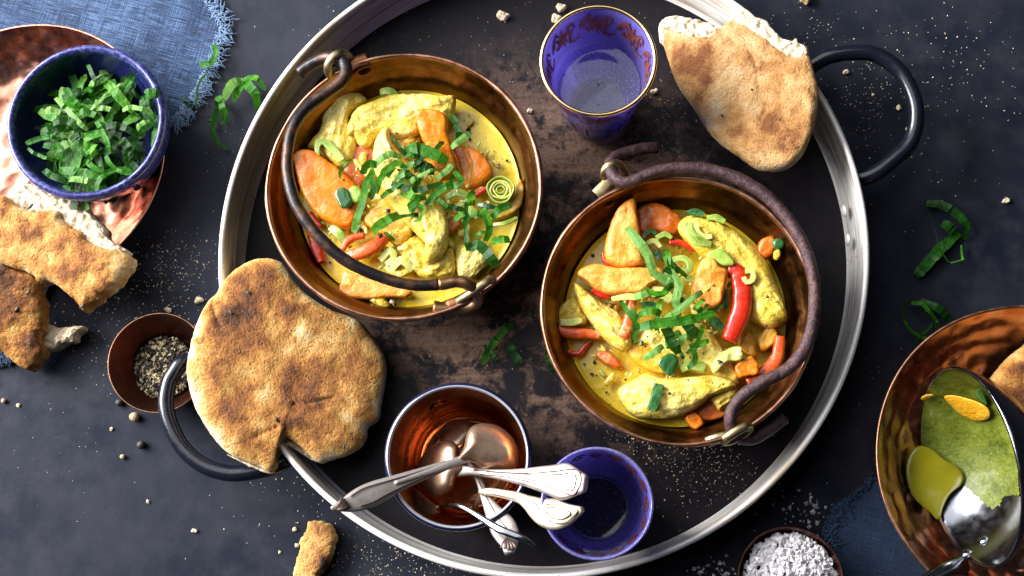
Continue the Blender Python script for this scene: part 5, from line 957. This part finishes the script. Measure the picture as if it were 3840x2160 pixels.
# ================================================================== right bowl with ladle
w2 = [P(*q, .036)[:2] for q in U('8', [(880, 800), (905, 660), (940, 550), (1060, 330), (1240, 170), (1500, 75), (1640, 55), (905, 1000), (940, 1150), (1040, 1330), (1150, 1430)])]
w2 = np.array(w2); A_ = np.c_[2*w2, np.ones(len(w2))]; s_ = np.linalg.lstsq(A_, (w2**2).sum(1), rcond=None)[0]; R8 = math.sqrt(s_[2]+s_[0]**2+s_[1]**2); c8 = (s_[0], s_[1], .002)
nb = thing("napkin", P(3350, 2000, 0), "dark navy linen napkin with frayed corner under the right copper bowl", "napkin", "linen napkins")
lf = [(3275, 1790), (3245, 1830), (3185, 1880), (3140, 1905), (3115, 1950), (3100, 2000), (3125, 2060), (3145, 2120), (3160, 2230)]
cloth_sheet(nb, [(3275, 1790), (3400, 1740), (3600, 1700), (3900, 1700)], [(3160, 2230), (3400, 2240), (3600, 2240), (3900, 2240)], lf, [(3900, 1700), (3900, 1900), (3900, 2240)], 'navy_linen', seed=7, base=.0016, amp=.0012)
fringe(nb, lf[2:7], 130, 'fray_navy', .012, 9, -1 if True else 1); fringe(nb, lf[:3], 60, 'fray_navy', .004, 10, -1)
rb_ = thing("hammered_bowl", c8, "deep hammered copper bowl at the right edge holding a ladle", "bowl", "hammered copper dishes")
lathe("dish", fine([(.001, .003), (.55*R8, .003), (.68*R8, .005), (.80*R8, .011), (.89*R8, .020), (.95*R8, .029), (.985*R8, .0335)], .0018), c8, MT['rose_copper_dark'], rb_, segs=280, wob=.010, seed=3.1, hammer=(.0010, 78))
lathe("rim", [(.983*R8, .0333), (.988*R8, .0350), (1.0*R8, .0350), (1.004*R8, .0335), (.97*R8, .026), (.90*R8, .016), (.8*R8, .008), (.66*R8, .001), (.5*R8, 0), (.001, 0)], c8, MT['pot_rim'], rb_, segs=200, wob=.010, seed=3.1)
# ladle: a cap of a sphere tipped to the left
lc = P(*U('8', [(1338, 895)])[0], .052); RL = .0600; ex = P(*U('8', [(1240, 378)])[0], .060)-P(*U('8', [(1420, 1412)])[0], .050); RL = np.linalg.norm(ex)/2; ex /= np.linalg.norm(ex)
tilt = math.radians(78)
side = np.cross(ex, [0, 0, 1]); side /= np.linalg.norm(side)
if side[0] > 0: side = -side
up = np.cross(ex, side); up = up if up[2] > 0 else -up
nl = side*math.sin(tilt)+up*math.cos(tilt); ey = np.cross(nl, ex); lc = lc+np.array([0, 0, .006])
DL = .70*RL; Rs = (RL*RL+DL*DL)/(2*DL)
def lad(a, q, off=0.0):
    "a angle, q 0 (bottom) .. 1 (edge)"
    amax = math.asin(min(1, RL/Rs)) if DL <= RL else math.pi-math.asin(RL/Rs); th = amax*q; r = (Rs-off)*math.sin(th); d = -(Rs-off)*math.cos(th)+(Rs-DL)
    return lc+ex*r*math.cos(a)+ey*r*math.sin(a)+nl*d
ld = thing("ladle", lc-np.array([0, 0, .03]), "steel ladle tipped on its side in the right copper bowl, smeared with green curry", "ladle")
V = [lad(2*math.pi*j/80, i/20) for i in range(21) for j in range(80)]+[lad(2*math.pi*j/80, (20-i)/20, .0014) for i in range(21) for j in range(80)]
mk("ladle_bowl", V, grid_faces(42, 80), MT['ladle'], ld)
hp = spline(W('8', [(1345, 1395, .030), (1290, 1402, .038), (1235, 1420, .042), (1150, 1470, .046), (1000, 1560, .052)], 0), 40); strip("ladle_handle", hp, [.013, .009, .0085, .009, .010], [.003, .005, .006, .006], MT['ladle'], ld)
for x, y in ((1430, 1265), (1345, 1330)):
    # rivets on the inside near the handle
    d = RC @ np.array([2640+x/1.3667-1920, -(1100+y/1.3667-1080), -F]); d /= np.linalg.norm(d); cc = lc+nl*(Rs-DL); oc = CAM-cc; b_ = oc @ d; disc = b_*b_-(oc @ oc-(Rs-.0014)**2)
    if disc > 0:
        hit = CAM+d*(-b_+math.sqrt(disc)); nn = (cc-hit)/np.linalg.norm(cc-hit); s1 = np.cross(nn, [1, 0, 0]); s1 /= np.linalg.norm(s1); s2 = np.cross(nn, s1); V = []
        for k in range(5):
            ph = k/4*math.pi/2
            for j in range(14): a = 2*math.pi*j/14; V.append(hit+nn*.0018*math.sin(ph)+(s1*math.cos(a)+s2*math.sin(a))*.0036*max(.05, math.cos(ph)))
        mk("rivet", V, grid_faces(5, 14)+[tuple(range(56, 70))], MT['ladle'], ld)
# green curry film on the inside of the ladle: keep the part the photograph shows coated
def inpoly(x, y, poly):
    c = False; n = len(poly)
    for i in range(n):
        x1, y1 = poly[i]; x2, y2 = poly[(i+1) % n]
        if (y1 > y) != (y2 > y) and x < (x2-x1)*(y-y1)/(y2-y1)+x1: c = not c
    return c
def proj(p):
    q = RC.T @ (p-CAM); return (1920-F*q[0]/q[2], 1080+F*q[1]/q[2])
fp = U('8', [(1180, 330), (1300, 350), (1480, 480), (1600, 700), (1620, 1040), (1540, 1045), (1520, 1090), (1480, 1120), (1420, 1070), (1380, 1040), (1330, 990), (1280, 975), (1215, 1000), (1150, 1035), (1050, 1000), (1050, 600)])
nr, ns = 60, 160; V = []; keep = []
for i in range(nr+1):
    for j in range(ns):
        p = lad(2*math.pi*j/ns, .02+.975*i/nr, .0019+.0006*nz2((i*.05, j*.05, 0), 3, 4)); V.append(p); keep.append(inpoly(*proj(p), fp))
Fc = [f for f in grid_faces(nr+1, ns) if all(keep[q] for q in f)]
used = sorted({q for f in Fc for q in f}); mp = {q: i for i, q in enumerate(used)}
if Fc:
    tag(mk("curry_film", [V[q] for q in used], [tuple(mp[q] for q in f) for f in Fc], MT['green_curry']), "thin film of green curry coating the inside of the ladle", "sauce")
pillow_o = pillow("curry_puddle", W('8', [(1110, 780), (1065, 805), (1036, 880), (1038, 950), (1060, 1020), (1100, 1075), (1160, 1125), (1205, 1165), (1225, 1100), (1262, 1030), (1318, 985), (1335, 940), (1300, 890), (1230, 850), (1170, 800)], .0140), .0015, MT['puddle'], N=70, K=8, e=.35, low=.6, amp=.0003, seed=2); tag(pillow_o, "golden curry puddle dripped from the ladle into the copper bowl", "sauce")
def on_ladle(fr, x, y, off=.002):
    sx, sy = U(fr, [(x, y)])[0]; d = RC @ np.array([sx-1920, -(sy-1080), -F]); d /= np.linalg.norm(d); cc = lc+nl*(Rs-DL); oc = CAM-cc; b_ = oc @ d; disc = b_*b_-(oc @ oc-(Rs-off)**2)
    return CAM+d*(-b_+math.sqrt(max(disc, 0)))
tag(pillow("pumpkin_piece", [on_ladle('8', x, y, .0045) for x, y in [(1232, 528), (1290, 525), (1370, 545), (1430, 570), (1462, 600), (1460, 640), (1400, 655), (1330, 630), (1270, 580)]], .003, MT['pumpkin'], N=40, K=7, amp=.0004), "orange yellow carrot slice stuck inside the ladle", "carrot")
tag(pillow("leek_piece", [on_ladle('8', x, y, .004) for x, y in [(1395, 500), (1410, 495), (1440, 540), (1450, 575), (1425, 565), (1400, 535)]], .002, MT['leek_dark'], N=24, K=5, amp=.0003), "small dark green leek scrap beside the slice in the ladle", "leek", GL)
tag(pillow("leek_piece", [on_ladle('8', x, y, .004) for x, y in [(1112, 535), (1140, 518), (1180, 520), (1160, 535), (1125, 548)]], .002, MT['pumpkin'], N=24, K=5, amp=.0003), "tiny yellow scrap on the left lip of the ladle", "scrap")
B = bread_thing('8', (1760, 470), .01, "flatbread lying in the right copper bowl behind the ladle")
cr = crust('8', "crust", "", 'bread', [(1700, 200), (1640, 262), (1562, 322), (1492, 402), (1458, 455), (1488, 500), (1545, 555), (1590, 600), (1630, 640), (1720, 690), (1900, 700), (1960, 450), (1900, 230)], .022, .012, seed=25, parent=B, pale=.25, bias=.46, N=100, K=16, lump=.0018, spots=[(1620, 560, 60, .2), (1600, 340, 60, -.15)])
# ================================================================== crumbs, peppercorns, flakes
GCr = "bread crumbs"
def crumb(fr, x, y, s, label, z=0.0, mat='crumb_grain', name="bread_crumb", cat="crumb", group=GCr):
    c = P(*U(fr, [(x, y)])[0], z); c[2] = z+s*.5
    if s > .0016:
        m_ = 9; pts3 = [(c[0]+s*random.uniform(.7, 1.25)*math.cos(2*math.pi*k/m_), c[1]+s*random.uniform(.5, 1.0)*math.sin(2*math.pi*k/m_), c[2]) for k in range(m_)]
        o = pillow(name, pts3, s*.8, MT['crumb' if mat == 'crumb_grain' else mat], N=26, K=5, low=.6, amp=s*.4, nf=500, jag=s*.25, jf=600)
    else: o = grains(name, 1, lambda r: c, (s, s*1.05), mat, int(x*7+y), flat=.8)
    return tag(o, label, cat, group)
for x, y, s, lab, z in ((1265, 42, .0040, "large white bread crumb at the top of the tray left of the glass", ZT), (1412, 22, .0034, "crumbly bread bit just behind the glass rim", ZT), (1398, 50, .0036, "bread crumb peeking out left of the glass rim", ZT), (1335, 281, .0022, "crumb on the tray beside the left pot rim", ZT), (1648, 232, .0024, "crumb on the tray between the glass and torn flatbread", ZT),
                        (1640, 366, .0018, "crumb behind the rusty bail hook", ZT), (1578, 395, .0024, "flat crumb under the rusty bail hook", ZT), (502, 757, .0028, "white crumb above the whole flatbread on the dark table", 0), (2530, 507, .0024, "white crumb alone at the far right of the table", 0), (2128, 183, .0018, "crumb just right of the torn flatbread", 0),
                        (425, 780, .0022, "crumb at the rim of the pepper dish", .001), (489, 1067, .0001, "", 0), (742, 1332, .0017, "oat coloured crumb left of the bread scrap", 0), (748, 1372, .0012, "round crumb beside the burnt bread scrap", 0), (705, 1389, .0012, "crumb further left of the burnt bread scrap", 0), (490, 1335, .0017, "tan crumb alone on the lower left table", 0),
                        (373, 1262, .0014, "single pale crumb on the lower left table below the handle", 0), (281, 1078, .0016, "pointed crumb on the left table", 0), (47, 1020, .0016, "crumb at the left edge of the table", 0), (2262, 272, .0016, "crumb inside the right handle loop", 0), (2282, 325, .0016, "crumb pair member at the handle loop", 0), (2195, 240, .0013, "crumb left in the right handle loop", 0)):
    if lab: crumb('D', x, y, s, lab, z)
for x, y, s, mat, lab in ((1020, 258, .0030, 'corn_tan', "tan whole peppercorn below the pepper dish"), (1068, 466, .0026, 'corn_dark', "black peppercorn on the lower left table"), (905, 150, .0024, 'corn_dark', "black peppercorn touching the pepper dish"), (35, 137, .0016, 'corn_tan', "broken peppercorn at the left edge"), (926, 555, .0016, 'corn_tan', "tan pepper husk below the black peppercorn")):
    c = P(*U('m4', [(x, y)])[0], 0); pr = [(s*math.sin(a)*(1 if a else .02)+1e-5, s-s*math.cos(a)) for a in np.linspace(0, math.pi, 9)]
    tag(lathe("peppercorn", pr, (c[0], c[1], 0), MT[mat], None, segs=16, wob=.05, seed=x, flip=False), lab, "peppercorn", "loose peppercorns")
rnd = random.Random(5)
def sprinkle(n, boxes, sizes, mat, seed, name, label, z, cat="crumbs"):
    def wh(r):
        x0, y0, sx, sy = r.choice(boxes); c = P(r.gauss(x0, sx), r.gauss(y0, sy), z); return (c[0], c[1], z+.0002)
    return tag(grains(name, n, wh, sizes, mat, seed, flat=.7), label, cat, kind='stuff')
sprinkle(520, [(420, 1120, 120, 60), (520, 1000, 90, 80), (640, 1060, 60, 90), (330, 1290, 90, 90), (720, 980, 60, 80)], (.00018, .0005), 'crumb_grain', 41, "fine_crumbs", "fine bread crumbs strewn round the pepper dish", 0)
sprinkle(420, [(1500, 2060, 120, 60), (1380, 2110, 120, 60), (1650, 2110, 100, 40), (1120, 1780, 160, 160)], (.00018, .0005), 'crumb_grain', 42, "fine_crumbs", "fine crumbs strewn on the table below the tray", 0)
sprinkle(420, [(3300, 300, 110, 110), (3250, 420, 90, 90), (3500, 500, 160, 200), (3050, 110, 120, 70), (3600, 200, 150, 150)], (.00018, .0005), 'crumb_grain', 43, "fine_crumbs", "fine crumbs strewn round the right tray handle", 0)
sprinkle(520, [(2620, 1800, 110, 100), (2500, 1700, 90, 60), (2700, 1750, 90, 90), (2480, 1640, 120, 30)], (.00018, .00045), 'crumb_grain', 44, "fine_crumbs", "fine crumbs strewn over the lower right tray floor", ZT+.0006)
sprinkle(300, [(2480, 420, 60, 80), (2400, 560, 130, 80), (2050, 200, 200, 120), (1450, 120, 160, 60), (1850, 1250, 120, 120)], (.00016, .00042), 'crumb_grain', 45, "fine_crumbs", "fine crumbs strewn over the upper tray floor", ZT+.0006)
sprinkle(150, [(3250, 1500, 140, 180), (850, 560, 60, 100), (200, 1700, 140, 150)], (.00014, .0003), 'crumb_grain', 46, "fine_crumbs", "sparse fine specks on the dark tabletop", 0)
def flakes(fr, spots, z, label, n, boxes, seed):
    for x, y, s in spots:
        c = P(*U(fr, [(x, y)])[0], z); tag(grains("pepper_flake", 1, lambda r: c, (s, s*1.1), 'pepper_mix' if s > .0015 else 'flake_black', int(x+y), flat=.7), label, "pepper", "cracked pepper on the curries")
    def wh(r): x0, y0, sx, sy = r.choice(boxes); return tuple(P(*U(fr, [(r.gauss(x0, sx), r.gauss(y0, sy))])[0], z+r.uniform(0, .002)))
flakes('2', [(985, 445, .0014), (1000, 460, .0012), (1045, 425, .0010), (1040, 450, .0014), (1050, 497, .0013), (1235, 607, .0010), (1030, 633, .0009), (930, 520, .0009), (1130, 605, .0007), (345, 1120, .0010), (1045, 378, .0006), (1020, 405, .0006), (1170, 560, .0006), (1110, 1110, .0008), (190, 965, .0013), (685, 265, .0014)], ZS+.0022, "black cracked pepper flake on the left curry", 0, [], 1)
flakes('2', [(490, 945, .0020), (505, 960, .0018), (480, 965, .0016), (658, 1315, .0018), (668, 1330, .0016), (600, 985, .0014), (640, 860, .0014), (415, 705, .0010), (680, 470, .0013)], .066+DZ, "large mottled pepper crumb on top of the left curry", 0, [], 2)
flakes('3', [(293, 577, .0012), (335, 852, .0008), (350, 600, .0006), (290, 1115, .0014), (300, 1060, .0009), (355, 1198, .0010), (440, 1140, .0008), (255, 1070, .0006), (310, 1120, .0008), (370, 1250, .0006)], ZS+.0022, "black cracked pepper flake on the right sauce", 0, [], 3)
flakes('3', [(415, 580, .0014), (820, 480, .0014), (868, 1060, .0016), (1085, 765, .0011), (1078, 895, .0011), (805, 745, .0012), (515, 970, .0012), (530, 990, .0010), (540, 945, .0008), (735, 1040, .0009), (700, 1065, .0008), (795, 1020, .0008), (760, 1005, .0009), (640, 1200, .0010), (725, 1140, .0009), (835, 1155, .0008), (885, 1160, .0007)], .0675+DZ, "cracked pepper flake on the pieces of the right curry", 0, [], 4)
